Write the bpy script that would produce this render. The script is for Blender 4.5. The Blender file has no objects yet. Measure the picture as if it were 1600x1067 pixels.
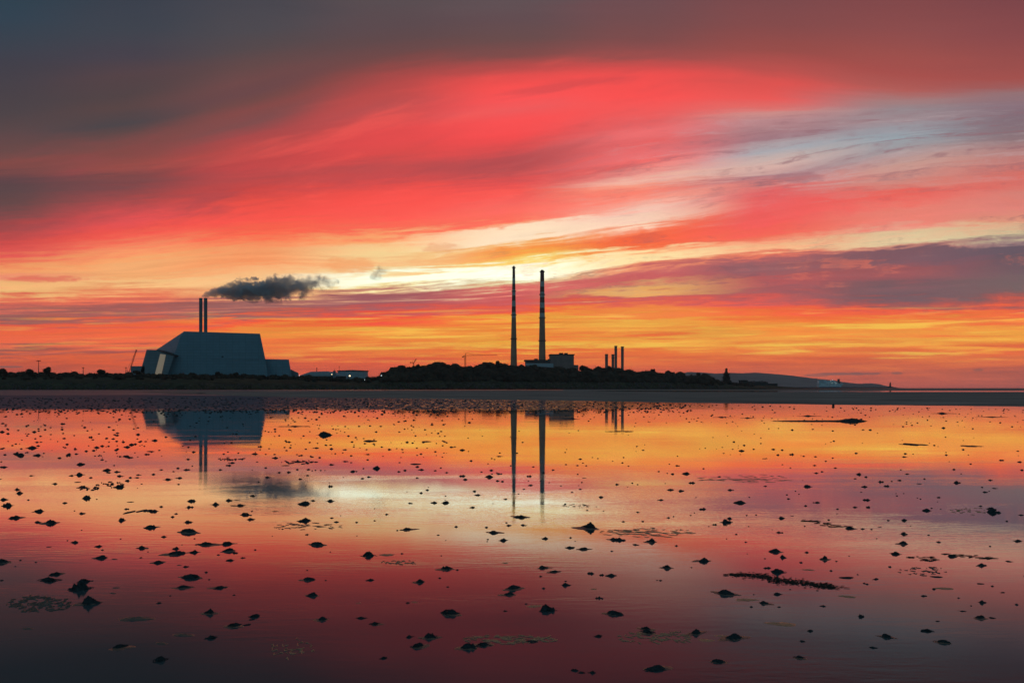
import bpy, bmesh, math, random
from mathutils import Vector, noise as mnoise

random.seed(7)
scene = bpy.context.scene
COL = scene.collection
R = math.radians

# ------------------------------------------------------------------ camera
EYE, F, HOR = 1.2, 1200.0, 606.0          # eye height (m), focal length and horizon row in photo pixels
cam_d = bpy.data.cameras.new("camera")
cam_d.sensor_width = 36.0
cam_d.lens = 36.0 * F / 1600.0
cam_d.shift_y = (HOR - 533.5) / 1600.0
cam_d.clip_start, cam_d.clip_end = 0.1, 60000.0
cam = bpy.data.objects.new("camera", cam_d)
COL.objects.link(cam)
cam.location = (0, 0, EYE)
cam.rotation_euler = (R(90), 0, 0)
scene.camera = cam

scene.view_settings.view_transform = 'Standard'
scene.view_settings.look = 'None'
scene.view_settings.exposure = 0.0
scene.view_settings.gamma = 1.0
scene.cycles.max_bounces = 6
scene.cycles.volume_bounces = 1
scene.cycles.use_denoising = True

def P(px, py, D):
    """real place of a point seen at photo pixel (px, py) and standing D metres away"""
    return Vector(((px - 800.0) / F * D, D, EYE + (HOR - py) / F * D))
def G(px, py, z=0.0):
    """place on the flat under photo pixel (px, py)"""
    D = (EYE - z) * F / (py - HOR)
    return Vector(((px - 800.0) / F * D, D, z))

def lin(c):
    def f(v):
        v = v / 255.0
        return v / 12.92 if v <= 0.04045 else ((v + 0.055) / 1.055) ** 2.4
    return (f(c[0]), f(c[1]), f(c[2]), 1.0)

# ------------------------------------------------------------------ sky (world): cloud bands by direction
class NT:
    """small helper for writing node trees"""
    def __init__(self, tree):
        self.t = tree; self.n = tree.nodes; self.l = tree.links
    def new(self, typ, **kw):
        n = self.n.new(typ)
        for k, v in kw.items(): setattr(n, k, v)
        return n
    def put(self, sock, v):
        if hasattr(v, 'is_linked') or isinstance(v, bpy.types.NodeSocket): self.l.new(v, sock)
        else: sock.default_value = v
    def m(self, op, a, b=None, c=None, clamp=False):
        n = self.new('ShaderNodeMath', operation=op); n.use_clamp = clamp
        self.put(n.inputs[0], a)
        if b is not None: self.put(n.inputs[1], b)
        if c is not None: self.put(n.inputs[2], c)
        return n.outputs[0]
    def vec(self, x, y, z=0.0):
        n = self.new('ShaderNodeCombineXYZ')
        for i, v in enumerate((x, y, z)): self.put(n.inputs[i], v)
        return n.outputs[0]
    def noise(self, v, scale=1.0, detail=4.0, rough=0.55, dist=0.0):
        n = self.new('ShaderNodeTexNoise')
        self.put(n.inputs['Vector'], v)
        n.inputs['Scale'].default_value = scale; n.inputs['Detail'].default_value = detail
        n.inputs['Roughness'].default_value = rough; n.inputs['Distortion'].default_value = dist
        return n.outputs['Fac']
    def sstep(self, v, a, b, to0=0.0, to1=1.0):
        n = self.new('ShaderNodeMapRange'); n.interpolation_type = 'SMOOTHSTEP'
        self.put(n.inputs[0], v); n.inputs[1].default_value = a; n.inputs[2].default_value = b
        n.inputs[3].default_value = to0; n.inputs[4].default_value = to1
        return n.outputs[0]
    def mix(self, f, a, b, mode='MIX'):
        n = self.new('ShaderNodeMix', data_type='RGBA', blend_type=mode)
        self.put(n.inputs[0], f); self.put(n.inputs[6], a); self.put(n.inputs[7], b)
        return n.outputs[2]
    def ramp(self, f, stops, interp='LINEAR'):
        n = self.new('ShaderNodeValToRGB'); e = n.color_ramp; e.interpolation = interp
        stops = sorted(stops)[:32]
        while len(e.elements) < len(stops): e.elements.new(0.5)
        for el, (p, c) in zip(e.elements, stops): el.position = p
        for el, (p, c) in zip(e.elements, stops): el.color = c
        self.put(n.inputs[0], f)
        return n.outputs[0]

# colour of the sky by height above the horizon for nine bearings, 200 photo pixels apart (row: colour)
SKY = [
 "0:48,66,80 30:50,66,80 60:56,64,76 100:64,62,72 150:72,64,70 180:76,66,70 200:84,68,70 225:92,70,70 250:110,72,70 262:128,72,68 272:112,70,70 285:92,66,70 300:90,68,70 320:100,70,70 340:125,72,72 360:165,72,72 380:205,75,72 395:225,85,80 405:235,115,85 420:245,160,100 432:240,140,110 445:248,185,120 460:240,190,120 466:235,130,90 475:225,105,85 485:190,100,90 495:150,95,90 502:170,90,85 510:235,90,70 525:248,105,65 540:240,110,75 546:190,95,80 552:160,88,80 558:190,90,75 562:248,105,60 570:225,95,60 580:220,90,60 606:215,85,60",
 "0:58,64,76 50:62,66,76 90:70,64,74 120:84,66,70 150:80,66,68 170:88,68,68 195:75,68,72 210:92,70,70 225:115,72,70 240:125,72,68 262:150,75,70 275:125,70,70 290:120,70,72 310:150,72,72 330:190,75,75 350:225,80,80 365:240,85,75 380:245,110,85 395:248,145,100 408:250,165,105 420:248,175,115 435:245,170,110 445:250,195,130 455:240,150,100 465:240,115,85 475:215,105,85 485:165,95,90 495:180,95,85 505:240,95,65 515:250,105,60 530:248,110,70 545:235,105,70 550:175,90,80 560:190,88,75 563:250,100,50 575:225,95,60 606:215,85,60",
 "0:72,70,78 50:76,72,78 80:84,72,75 110:100,72,72 130:110,72,72 150:105,70,72 165:112,72,70 180:130,72,70 200:125,75,75 215:165,72,72 240:185,72,70 260:190,70,70 280:180,72,72 300:205,72,68 320:235,80,70 340:248,85,75 360:250,100,75 375:250,135,90 390:250,160,105 405:250,150,95 420:253,190,130 435:253,200,140 450:253,205,140 460:245,180,120 470:182,112,100 480:150,98,96 490:168,96,90 495:240,95,65 505:252,95,55 515:250,140,60 530:248,150,60 545:250,120,60 555:250,130,60 562:245,110,60 580:235,95,60 606:220,88,60",
 "0:88,76,80 40:92,74,78 62:96,73,75 85:114,72,71 105:142,72,70 125:180,74,72 142:188,76,74 160:185,78,78 180:200,76,76 200:220,74,74 220:222,74,74 240:215,74,72 260:190,75,75 280:200,75,75 300:235,78,72 320:250,82,75 340:252,90,80 360:252,110,85 375:253,170,110 385:253,200,140 400:252,215,150 415:252,190,130 424:253,220,160 433:264,272,242 442:264,270,238 449:255,232,165 456:205,138,118 465:166,98,102 475:172,94,98 485:225,88,76 495:252,85,60 505:250,115,55 515:250,150,60 530:248,140,60 545:250,115,60 555:250,140,60 565:245,100,60 606:225,90,60",
 "0:96,80,84 30:98,76,80 60:105,76,76 85:130,76,74 100:185,76,74 115:225,78,76 135:245,80,78 160:248,84,84 175:235,90,90 195:245,80,80 220:240,76,76 240:215,76,76 255:185,76,78 270:180,78,80 285:225,80,78 300:248,90,82 320:252,105,95 340:252,110,90 350:252,150,110 357:258,226,190 376:258,230,195 383:253,190,120 392:252,150,70 405:253,180,80 414:254,220,120 421:268,268,230 428:270,278,252 435:266,270,240 441:240,225,170 450:228,115,104 462:205,92,94 475:228,92,80 485:252,100,60 495:252,165,60 510:250,150,60 525:250,140,55 540:252,185,65 548:250,110,50 558:250,130,50 570:248,105,55 606:228,92,60",
 "0:110,76,80 30:115,76,78 60:125,76,76 90:155,78,76 105:205,78,76 120:240,80,78 150:250,82,80 175:240,90,88 195:225,95,95 210:235,110,110 225:225,100,100 240:230,110,110 255:245,110,105 270:240,150,140 280:240,180,160 290:250,150,125 305:252,130,110 320:250,160,140 335:250,200,180 347:254,215,185 357:250,125,85 370:251,104,64 385:251,112,66 395:260,222,160 405:262,234,172 413:245,150,110 422:208,106,102 435:206,96,97 450:230,170,110 457:240,175,100 465:206,100,97 475:232,98,82 485:250,140,70 495:252,140,65 503:252,180,74 515:252,168,68 525:250,145,62 535:252,178,70 545:250,155,62 550:250,125,55 560:248,120,60 575:242,105,62 606:232,95,65",
 "0:125,74,76 40:135,76,76 80:155,78,74 110:190,82,78 130:225,84,80 150:235,90,86 165:225,110,105 175:205,140,135 190:185,135,138 205:170,125,130 220:160,120,128 230:172,156,160 240:168,168,174 255:198,174,168 265:215,175,165 278:175,125,130 290:215,120,115 300:225,100,100 320:240,95,92 340:245,95,90 355:245,100,85 370:245,115,90 380:250,155,120 388:250,190,140 396:235,120,95 405:180,100,100 415:150,98,102 425:160,95,98 435:185,90,90 450:165,92,95 462:200,92,88 470:240,95,80 480:250,100,65 492:250,120,60 503:252,150,60 515:251,150,64 530:252,170,70 545:251,150,64 552:250,135,65 565:245,115,62 585:235,105,70 606:228,100,75",
 "0:130,72,74 50:140,76,76 90:158,80,76 120:168,80,76 145:180,95,90 160:165,125,125 175:150,135,140 190:160,140,145 205:152,154,162 215:150,162,170 230:158,152,156 245:180,150,148 260:200,155,145 275:205,145,135 290:215,130,118 302:235,100,90 315:240,110,100 330:235,130,115 345:238,130,115 355:235,150,130 365:230,190,150 378:225,205,160 385:200,130,115 392:125,90,98 405:130,90,98 420:160,88,90 432:150,88,92 445:130,92,96 460:120,92,98 472:170,88,85 480:240,95,70 495:250,110,60 508:251,150,62 520:251,155,66 530:252,172,70 542:251,152,66 550:248,130,65 560:246,125,65 575:238,112,70 590:225,105,78 606:205,95,80",
 "0:126,70,74 50:138,74,76 90:152,78,76 125:165,82,78 145:150,115,118 165:140,115,125 180:130,108,118 200:135,115,122 215:145,118,122 230:175,130,128 250:200,125,118 270:215,110,100 290:220,115,105 305:215,130,118 320:222,130,120 335:220,140,120 350:225,175,140 362:205,190,150 370:150,120,120 378:105,88,98 395:102,86,96 415:108,88,95 430:118,96,98 445:118,98,98 460:130,92,92 470:180,90,82 480:240,98,68 490:250,120,60 500:240,120,65 515:252,165,65 530:251,165,65 540:250,145,62 548:245,110,62 560:246,125,68 570:240,112,68 585:220,105,78 606:190,92,80",
]
# rows of the photo where eleven traced cloud edges cross each of the nine bearings (horizon first, top of view last)
EDGES = [
 (606, 606, 606, 606, 606, 606, 606, 606, 606),
 (555, 552, 553, 550, 548, 551, 550, 549, 547),
 (505, 500, 492, 487, 482, 482, 475, 478, 478),
 (465, 462, 462, 457, 440, 411, 396, 383, 369),
 (432, 435, 412, 420, 412, 391, 376, 357, 345),
 (422, 425, 403, 410, 385, 355, 320, 302, 290),
 (405, 395, 370, 368, 353, 332, 297, 275, 258),
 (375, 360, 335, 322, 298, 288, 272, 226, 205),
 (290, 285, 278, 265, 262, 216, 195, 185, 172),
 (262, 240, 198, 118, 98, 100, 105, 135, 135),
 (0, 0, 0, 0, 0, 0, 0, 0, 0)]
SV = [0.0, 0.09, 0.20, 0.29, 0.345, 0.385, 0.44, 0.52, 0.64, 0.78, 1.0]
def sky_columns():
    """per bearing: the edge table (height, s) and the colour stops by s"""
    out = []
    for i, row in enumerate(SKY):
        keys = [(HOR - EDGES[j][i], SV[j]) for j in range(11)]
        def s_of(h):
            for (h0, s0), (h1, s1) in zip(keys, keys[1:]):
                if h <= h1: return s0 + (s1 - s0) * (h - h0) / (h1 - h0)
            return 1.0
        col = []
        for it in row.split():
            y, c = it.split(':')
            col.append((s_of(HOR - float(y)), tuple(float(v) for v in c.split(','))))
        out.append((keys, sorted(col)))
    return out
def col_at(col, H):
    if H <= col[0][0]: return col[0][1]
    for (h0, c0), (h1, c1) in zip(col, col[1:]):
        if H <= h1:
            t = (H - h0) / (h1 - h0)
            return tuple(a + (b - a) * t for a, b in zip(c0, c1))
    return col[-1][1]

world = bpy.data.worlds.new("World")
scene.world = world
world.use_nodes = True
def build_sky():
    w = NT(world.node_tree); w.n.clear()
    tc = w.new('ShaderNodeTexCoord')
    sep = w.new('ShaderNodeSeparateXYZ'); w.l.new(tc.outputs['Generated'], sep.inputs[0])
    dx, dy, dz = sep.outputs
    yy = w.m('MAXIMUM', dy, 0.16)
    u = w.m('DIVIDE', dx, yy)
    v = w.m('DIVIDE', w.m('MAXIMUM', dz, 0.0), yy)
    X = w.m('ADD', w.m('MULTIPLY', u, F), 800.0)
    H = w.m('MULTIPLY', v, F)
    cols = sky_columns()
    def blend(vals, tt, smooth, colour):
        res = None
        for i, c in enumerate(vals):
            if res is None: res = c; continue
            f = w.sstep(tt, i - 1.0, float(i)) if smooth else w.m('SUBTRACT', tt, i - 1.0, clamp=True)
            if colour: res = w.mix(f, res, c)
            else: res = w.m('ADD', res, w.m('MULTIPLY', f, w.m('SUBTRACT', c, res)))
        return res
    def trace(hh, tt):
        vals = []
        for keys, _ in cols:
            vals.append(w.ramp(w.m('DIVIDE', hh, 606.0), [(h / 606.0, (q, q, q, 1)) for h, q in keys]))
        r = [blend(vals, w.m('ADD', tt, q), False, False) for q in (-0.36, 0.0, 0.36)]   # softened across bearings
        return w.m('DIVIDE', w.m('ADD', w.m('ADD', r[0], r[1]), r[2]), 3.0)
    # s is constant along one cloud edge; noises drawn in (bearing, s) run along the streaks
    s0 = trace(H, w.m('DIVIDE', X, 200.0))
    n1 = w.noise(w.vec(w.m('MULTIPLY', u, 3.0), w.m('MULTIPLY', s0, 16.0)), 1.0, 4.0, 0.55, 0.5)
    n2 = w.noise(w.vec(w.m('MULTIPLY', u, 6.0), w.m('MULTIPLY', s0, 75.0), 3.7), 1.0, 5.0, 0.62, 0.4)
    n3 = w.noise(w.vec(w.m('MULTIPLY', u, 22.0), w.m('MULTIPLY', s0, 120.0), 9.1), 1.0, 5.0, 0.65, 0.8)
    n4 = w.noise(w.vec(w.m('MULTIPLY', u, 1.6), w.m('MULTIPLY', v, 5.0), 5.3), 1.0, 3.0, 0.5)
    n5 = w.noise(w.vec(w.m('MULTIPLY', u, 26.0), w.m('MULTIPLY', s0, 60.0), 21.0), 1.0, 5.0, 0.62, 0.6)
    soft = w.sstep(v, 0.20, 0.36, 1.0, 0.22)       # the high cloud is smoother than the low one
    low = w.sstep(v, 0.0, 0.03, 0.25, 1.0)
    glow = w.sstep(v, 0.09, 0.16, 1.9, 1.0)        # thin bars of cloud in the glow above the horizon
    wob = w.m('ADD', w.m('MULTIPLY', w.m('SUBTRACT', n1, 0.5), 20.0),
              w.m('MULTIPLY', soft, w.m('ADD', w.m('ADD', w.m('MULTIPLY', w.m('MULTIPLY', w.m('SUBTRACT', n2, 0.5), 42.0), glow),
                  w.m('MULTIPLY', w.m('SUBTRACT', n3, 0.5), 18.0)), w.m('MULTIPLY', w.m('SUBTRACT', n5, 0.5), 20.0))))
    Hw = w.m('MAXIMUM', w.m('ADD', H, w.m('MULTIPLY', wob, low)), 0.0)
    Xw = w.m('ADD', X, w.m('MULTIPLY', w.m('SUBTRACT', n1, 0.5), 120.0))
    t = w.m('DIVIDE', Xw, 200.0)
    s1 = trace(Hw, w.m('DIVIDE', w.m('ADD', X, w.m('MULTIPLY', w.m('SUBTRACT', n4, 0.5), 160.0)), 200.0))
    SPLIT = 0.42; vals = []
    sa = w.m('DIVIDE', s1, SPLIT); sb = w.m('DIVIDE', w.m('SUBTRACT', s1, SPLIT), 1.0 - SPLIT); sel = w.m('GREATER_THAN', s1, SPLIT)
    for keys, col in cols:
        lo = [(q / SPLIT, lin(c)) for q, c in col if q <= SPLIT] + [(1.0, lin(col_at(col, SPLIT)))]
        hi = [(0.0, lin(col_at(col, SPLIT)))] + [((q - SPLIT) / (1 - SPLIT), lin(c)) for q, c in col if q > SPLIT]
        assert len(lo) < 33 and len(hi) < 33
        vals.append(w.mix(sel, w.ramp(sa, lo), w.ramp(sb, hi)))
    res = blend(vals, t, True, True)
    # thin gold and red bars in the glow, pale and dusky wisps in the high thin cloud at right
    sl = w.m('SUBTRACT', w.m('MULTIPLY', v, 100.0), w.m('MULTIPLY', u, 1.6))
    g1 = w.noise(w.vec(w.m('MULTIPLY', u, 4.2), sl, 31.0), 1.0, 5.0, 0.6, 0.7)
    g2 = w.noise(w.vec(w.m('MULTIPLY', u, 9.0), w.m('MULTIPLY', sl, 2.3), 47.0), 1.0, 4.0, 0.6, 0.5)
    gg = w.m('ADD', w.m('MULTIPLY', g1, 0.65), w.m('MULTIPLY', g2, 0.35))
    band = w.m('MULTIPLY', w.sstep(v, 0.025, 0.045), w.sstep(v, 0.085, 0.112, 1.0, 0.0))
    east = w.sstep(u, -0.42, -0.05, 0.35, 1.0)
    res = w.mix(w.m('MULTIPLY', w.m('MULTIPLY', w.sstep(gg, 0.51, 0.63), band), w.m('MULTIPLY', east, 0.75)), res, lin((260, 210, 84)))
    res = w.mix(w.m('MULTIPLY', w.m('MULTIPLY', w.sstep(gg, 0.49, 0.36), band), 0.85), res, lin((248, 110, 58)))
    h1 = w.noise(w.vec(w.m('MULTIPLY', u, 5.5), w.m('MULTIPLY', s1, 42.0), 61.0), 1.0, 6.0, 0.62, 0.9)
    h2 = w.noise(w.vec(w.m('MULTIPLY', u, 24.0), w.m('MULTIPLY', s1, 95.0), 67.0), 1.0, 5.0, 0.65, 0.8)
    hh = w.m('ADD', w.m('MULTIPLY', h1, 0.6), w.m('MULTIPLY', h2, 0.4))
    wis = w.m('MULTIPLY', w.m('MULTIPLY', w.sstep(s1, 0.36, 0.47), w.sstep(s1, 0.60, 0.72, 1.0, 0.0)), w.sstep(u, -0.05, 0.35))
    res = w.mix(w.m('MULTIPLY', w.m('MULTIPLY', w.sstep(hh, 0.50, 0.66), wis), 0.42), res, lin((192, 172, 174)))
    res = w.mix(w.m('MULTIPLY', w.m('MULTIPLY', w.sstep(hh, 0.49, 0.36), wis), 0.65), res, lin((146, 102, 110)))
    h3 = w.noise(w.vec(w.m('MULTIPLY', u, 2.6), w.m('MULTIPLY', w.m('SUBTRACT', v, w.m('MULTIPLY', u, 0.20)), 17.0), 83.0), 1.0, 5.0, 0.55, 0.5)
    h4 = w.noise(w.vec(w.m('MULTIPLY', u, 9.0), w.m('MULTIPLY', w.m('SUBTRACT', v, w.m('MULTIPLY', u, 0.22)), 60.0), 89.0), 1.0, 5.0, 0.6, 0.5)
    h5 = w.m('ADD', w.m('MULTIPLY', h3, 0.68), w.m('MULTIPLY', h4, 0.32))
    redz = w.m('MULTIPLY', w.m('MULTIPLY', w.sstep(s1, 0.46, 0.56), w.sstep(s1, 0.74, 0.84, 1.0, 0.0)), w.sstep(u, 0.12, 0.32, 1.0, 0.0))
    res = w.mix(w.m('MULTIPLY', w.m('MULTIPLY', w.sstep(h5, 0.50, 0.36), redz), w.m('MULTIPLY', w.sstep(u, -0.15, -0.35, 0.28, 0.5), 1.0)), res, lin((150, 70, 76)))
    res = w.mix(w.m('MULTIPLY', w.m('MULTIPLY', w.sstep(h5, 0.52, 0.66), redz), w.m('MULTIPLY', w.sstep(u, -0.55, -0.2), 0.40)), res, lin((250, 92, 84)))
    mid = w.m('MULTIPLY', w.sstep(s1, 0.19, 0.25), w.sstep(s1, 0.33, 0.42, 1.0, 0.0))
    res = w.mix(w.m('MULTIPLY', w.m('MULTIPLY', w.sstep(hh, 0.53, 0.66), mid), w.m('MULTIPLY', w.sstep(u, -0.2, 0.1), 0.5)), res, lin((232, 120, 96)))
    res = w.mix(w.m('MULTIPLY', w.m('MULTIPLY', w.sstep(hh, 0.47, 0.36), mid), w.m('MULTIPLY', w.sstep(u, -0.2, 0.1), 0.5)), res, lin((128, 88, 98)))
    # fine brightness streaks inside the clouds
    k = w.m('ADD', 1.03, w.m('MULTIPLY', w.m('MULTIPLY', w.m('SUBTRACT', n2, 0.5), 0.40), w.m('MULTIPLY', soft, w.m('MULTIPLY', glow, 0.8))))
    k = w.m('MULTIPLY', k, w.m('ADD', 1.0, w.m('MULTIPLY', w.m('SUBTRACT', n4, 0.5), 0.25)))
    kk = w.vec(k, k, k)
    res = w.mix(1.0, res, kk, 'MULTIPLY')
    # small dark cloudlets low on the right, thin one far left
    def cloudlet(res, cx, cy, sx, sy, colr, amt):
        a = w.m('DIVIDE', w.m('SUBTRACT', u, (cx - 800.0) / F), sx / F)
        b = w.m('DIVIDE', w.m('SUBTRACT', v, (HOR - cy) / F), sy / F)
        nz = w.noise(w.vec(w.m('MULTIPLY', u, 45.0), w.m('MULTIPLY', v, 160.0), cx), 1.0, 4.0, 0.6)
        r2 = w.m('SUBTRACT', w.m('ADD', w.m('MULTIPLY', a, a), w.m('MULTIPLY', b, b)), w.m('MULTIPLY', w.m('SUBTRACT', nz, 0.5), 2.6))
        return w.mix(w.m('MULTIPLY', w.sstep(r2, 0.25, 1.1, 1.0, 0.0), amt), res, lin(colr))
    for args in ((1325, 584, 55, 2.6, (140, 95, 92), 0.85), (1275, 586, 24, 3.0, (160, 98, 88), 0.7),
                 (1402, 583, 10, 2.0, (150, 98, 90), 0.7), (1528, 578, 9, 2.2, (150, 98, 90), 0.6),
                 (1250, 278, 45, 9.0, (165, 115, 122), 0.6), (545, 414, 46, 15.0, (250, 160, 100), 0.55),
                 (690, 388, 36, 9.0, (240, 160, 115), 0.5), (12, 573, 24, 1.6, (130, 100, 100), 0.8),
                 (70, 436, 70, 6.0, (228, 105, 88), 0.7), (950, 458, 60, 4.0, (235, 180, 110), 0.6)):
        res = cloudlet(res, *args)
    # dusk overhead and behind the camera
    sk = w.new('ShaderNodeTexSky', sky_type='NISHITA')
    sk.sun_disc = False; sk.sun_elevation = R(0.5); sk.sun_rotation = R(-4); sk.altitude = 5
    dusk = w.mix(w.sstep(dz, 0.0, 0.8), lin((96, 138, 154)), lin((62, 95, 112)))
    add = w.mix(1.0, sk.outputs[0], (0.04, 0.04, 0.04, 1.0), 'MULTIPLY')
    dusk = w.mix(1.0, dusk, add, 'ADD')
    back = w.sstep(dy, 0.05, 0.45, 1.0, 0.0)
    up = w.sstep(v, 0.50, 1.1)
    res = w.mix(w.m('MAXIMUM', back, up), res, dusk)
    bg = w.new('ShaderNodeBackground'); w.l.new(res, bg.inputs[0]); bg.inputs[1].default_value = 1.0
    out = w.new('ShaderNodeOutputWorld'); w.l.new(bg.outputs[0], out.inputs[0])
build_sky()

# ------------------------------------------------------------------ materials
def mat(name, base, rough=0.8, spec=0.3, metal=0.0, vary=0.0, scale=1.0, bump=0.0, bscale=None, emit=None, estr=0.0, coord='Object', stretch=(1, 1, 1)):
    m = bpy.data.materials.new(name); m.use_nodes = True
    k = NT(m.node_tree); k.n.clear()
    b = k.new('ShaderNodeBsdfPrincipled'); o = k.new('ShaderNodeOutputMaterial')
    k.l.new(b.outputs[0], o.inputs[0])
    b.inputs['Roughness'].default_value = rough; b.inputs['Metallic'].default_value = metal
    b.inputs['Specular IOR Level'].default_value = spec
    b.inputs['Base Color'].default_value = (*base, 1)
    if vary or bump:
        tc = k.new('ShaderNodeTexCoord'); mp = k.new('ShaderNodeMapping')
        k.l.new(tc.outputs[coord], mp.inputs[0]); mp.inputs['Scale'].default_value = stretch
        nz = k.noise(mp.outputs[0], scale, 5.0, 0.6)
        if vary:
            d = tuple(c * (1 - vary) for c in base) + (1,); e = tuple(min(1, c * (1 + vary)) for c in base) + (1,)
            k.l.new(k.ramp(nz, [(0.3, d), (0.7, e)]), b.inputs['Base Color'])
        if bump:
            bp = k.new('ShaderNodeBump'); bp.inputs['Strength'].default_value = bump
            bp.inputs['Distance'].default_value = 0.1
            n2 = k.noise(mp.outputs[0], bscale or scale, 5.0, 0.6)
            k.l.new(n2, bp.inputs['Height']); k.l.new(bp.outputs[0], b.inputs['Normal'])
    if emit:
        b.inputs['Emission Color'].default_value = (*emit, 1); b.inputs['Emission Strength'].default_value = estr
    return m

def water_mat():
    m = bpy.data.materials.new('tidal_water'); m.use_nodes = True
    k = NT(m.node_tree); k.n.clear()
    o = k.new('ShaderNodeOutputMaterial')
    geo = k.new('ShaderNodeNewGeometry'); pos = geo.outputs['Position']
    s = k.new('ShaderNodeSeparateXYZ'); k.l.new(pos, s.inputs[0])
    x, y, _ = s.outputs
    # patches where sand ripples reach the surface: far left, 40 to 110 m out
    big = k.noise(pos, 0.09, 3.0, 0.6)
    edge = k.m('ADD', y, k.m('MULTIPLY', k.m('SUBTRACT', big, 0.5), 14.0))
    zone = k.m('MULTIPLY', k.sstep(edge, 39.5, 45.5), k.sstep(x, -4.0, 22.0, 1.0, 0.0))
    fine = k.noise(k.vec(k.m('MULTIPLY', x, 2.4), k.m('MULTIPLY', y, 0.42)), 1.0, 5.0, 0.75)
    west = k.sstep(x, -40.0, 5.0, -0.035, 0.06)
    rip = k.m('MULTIPLY', zone, k.sstep(k.m('SUBTRACT', fine, west), 0.33, 0.43))
    # faint ripples everywhere else, calmer and stronger lanes
    lane = k.noise(k.vec(k.m('MULTIPLY', x, 0.25), k.m('MULTIPLY', y, 0.9)), 1.0, 4.0, 0.6)
    rough = k.m('ADD', 0.022, k.m('MULTIPLY', k.sstep(lane, 0.45, 0.7), 0.03))
    rough = k.m('ADD', rough, k.m('ADD', k.m('MULTIPLY', zone, 0.10), k.sstep(y, 4.2, 8.0, 0.065, 0.0)))
    sand = k.mix(k.noise(pos, 0.8, 4.0), (0.06, 0.07, 0.09, 1), (0.15, 0.15, 0.18, 1))
    wv = k.noise(k.vec(k.m('MULTIPLY', x, 5.0), k.m('MULTIPLY', y, 22.0)), 1.0, 3.0, 0.6)
    wv = k.m('MULTIPLY', k.m('MULTIPLY', wv, k.sstep(y, 5.0, 16.0, 1.0, 0.3)), k.m('ADD', 0.2, k.sstep(lane, 0.4, 0.7)))
    bp = k.new('ShaderNodeBump'); bp.inputs['Strength'].default_value = 0.35; bp.inputs['Distance'].default_value = 0.004
    k.l.new(wv, bp.inputs['Height'])
    # reflectance of a shallow film over dark sand: near total at a glancing look, little when looking down
    dot = k.new('ShaderNodeVectorMath', operation='DOT_PRODUCT'); k.l.new(geo.outputs['Normal'], dot.inputs[0]); k.l.new(geo.outputs['Incoming'], dot.inputs[1])
    g = lambda q: (q, q, q, 1)
    refl = k.ramp(k.m('ABSOLUTE', dot.outputs['Value']), [(0.0, g(1.0)), (0.037, g(1.0)), (0.095, g(0.96)), (0.137, g(0.80)), (0.184, g(0.58)), (0.215, g(0.36)), (0.238, g(0.235)), (0.29, g(0.105)), (0.354, g(0.052)), (1.0, g(0.03))])
    refl = k.m('MULTIPLY', refl, k.m('SUBTRACT', 1.0, k.m('MULTIPLY', rip, 0.95)))
    gl = k.new('ShaderNodeBsdfGlossy'); gl.distribution = 'GGX'
    gl.inputs['Color'].default_value = (0.96, 0.98, 1.0, 1); k.l.new(rough, gl.inputs['Roughness']); k.l.new(bp.outputs[0], gl.inputs['Normal'])
    df = k.new('ShaderNodeBsdfDiffuse'); k.l.new(k.mix(rip, (0.050, 0.071, 0.076, 1), sand), df.inputs['Color'])
    ms = k.new('ShaderNodeMixShader'); k.l.new(refl, ms.inputs[0]); k.l.new(df.outputs[0], ms.inputs[1]); k.l.new(gl.outputs[0], ms.inputs[2])
    k.l.new(ms.outputs[0], o.inputs[0])
    return m

def cladding_mat(name, base):
    m = bpy.data.materials.new(name); m.use_nodes = True
    k = NT(m.node_tree); k.n.clear()
    b = k.new('ShaderNodeBsdfPrincipled'); o = k.new('ShaderNodeOutputMaterial'); k.l.new(b.outputs[0], o.inputs[0])
    geo = k.new('ShaderNodeNewGeometry'); s = k.new('ShaderNodeSeparateXYZ'); k.l.new(geo.outputs['Position'], s.inputs[0])
    br = k.new('ShaderNodeTexBrick')
    k.l.new(k.vec(k.m('ADD', s.outputs[0], k.m('MULTIPLY', s.outputs[1], 0.6)), s.outputs[2]), br.inputs['Vector'])
    br.inputs['Scale'].default_value = 1.0; br.inputs['Brick Width'].default_value = 7.0; br.inputs['Row Height'].default_value = 3.0
    br.inputs['Mortar Size'].default_value = 0.16; br.offset = 0.0
    br.inputs['Color1'].default_value = (*[c * 0.95 for c in base], 1); br.inputs['Color2'].default_value = (*[c * 1.05 for c in base], 1)
    br.inputs['Mortar'].default_value = (*[c * 0.7 for c in base], 1)
    nz = k.noise(geo.outputs['Position'], 0.05, 4.0, 0.6)
    f = k.m('ADD', 0.88, k.m('MULTIPLY', nz, 0.24))
    k.l.new(k.mix(1.0, br.outputs[0], k.vec(f, f, f), 'MULTIPLY'), b.inputs['Base Color'])
    b.inputs['Roughness'].default_value = 0.55; b.inputs['Specular IOR Level'].default_value = 0.25
    return m

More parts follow.
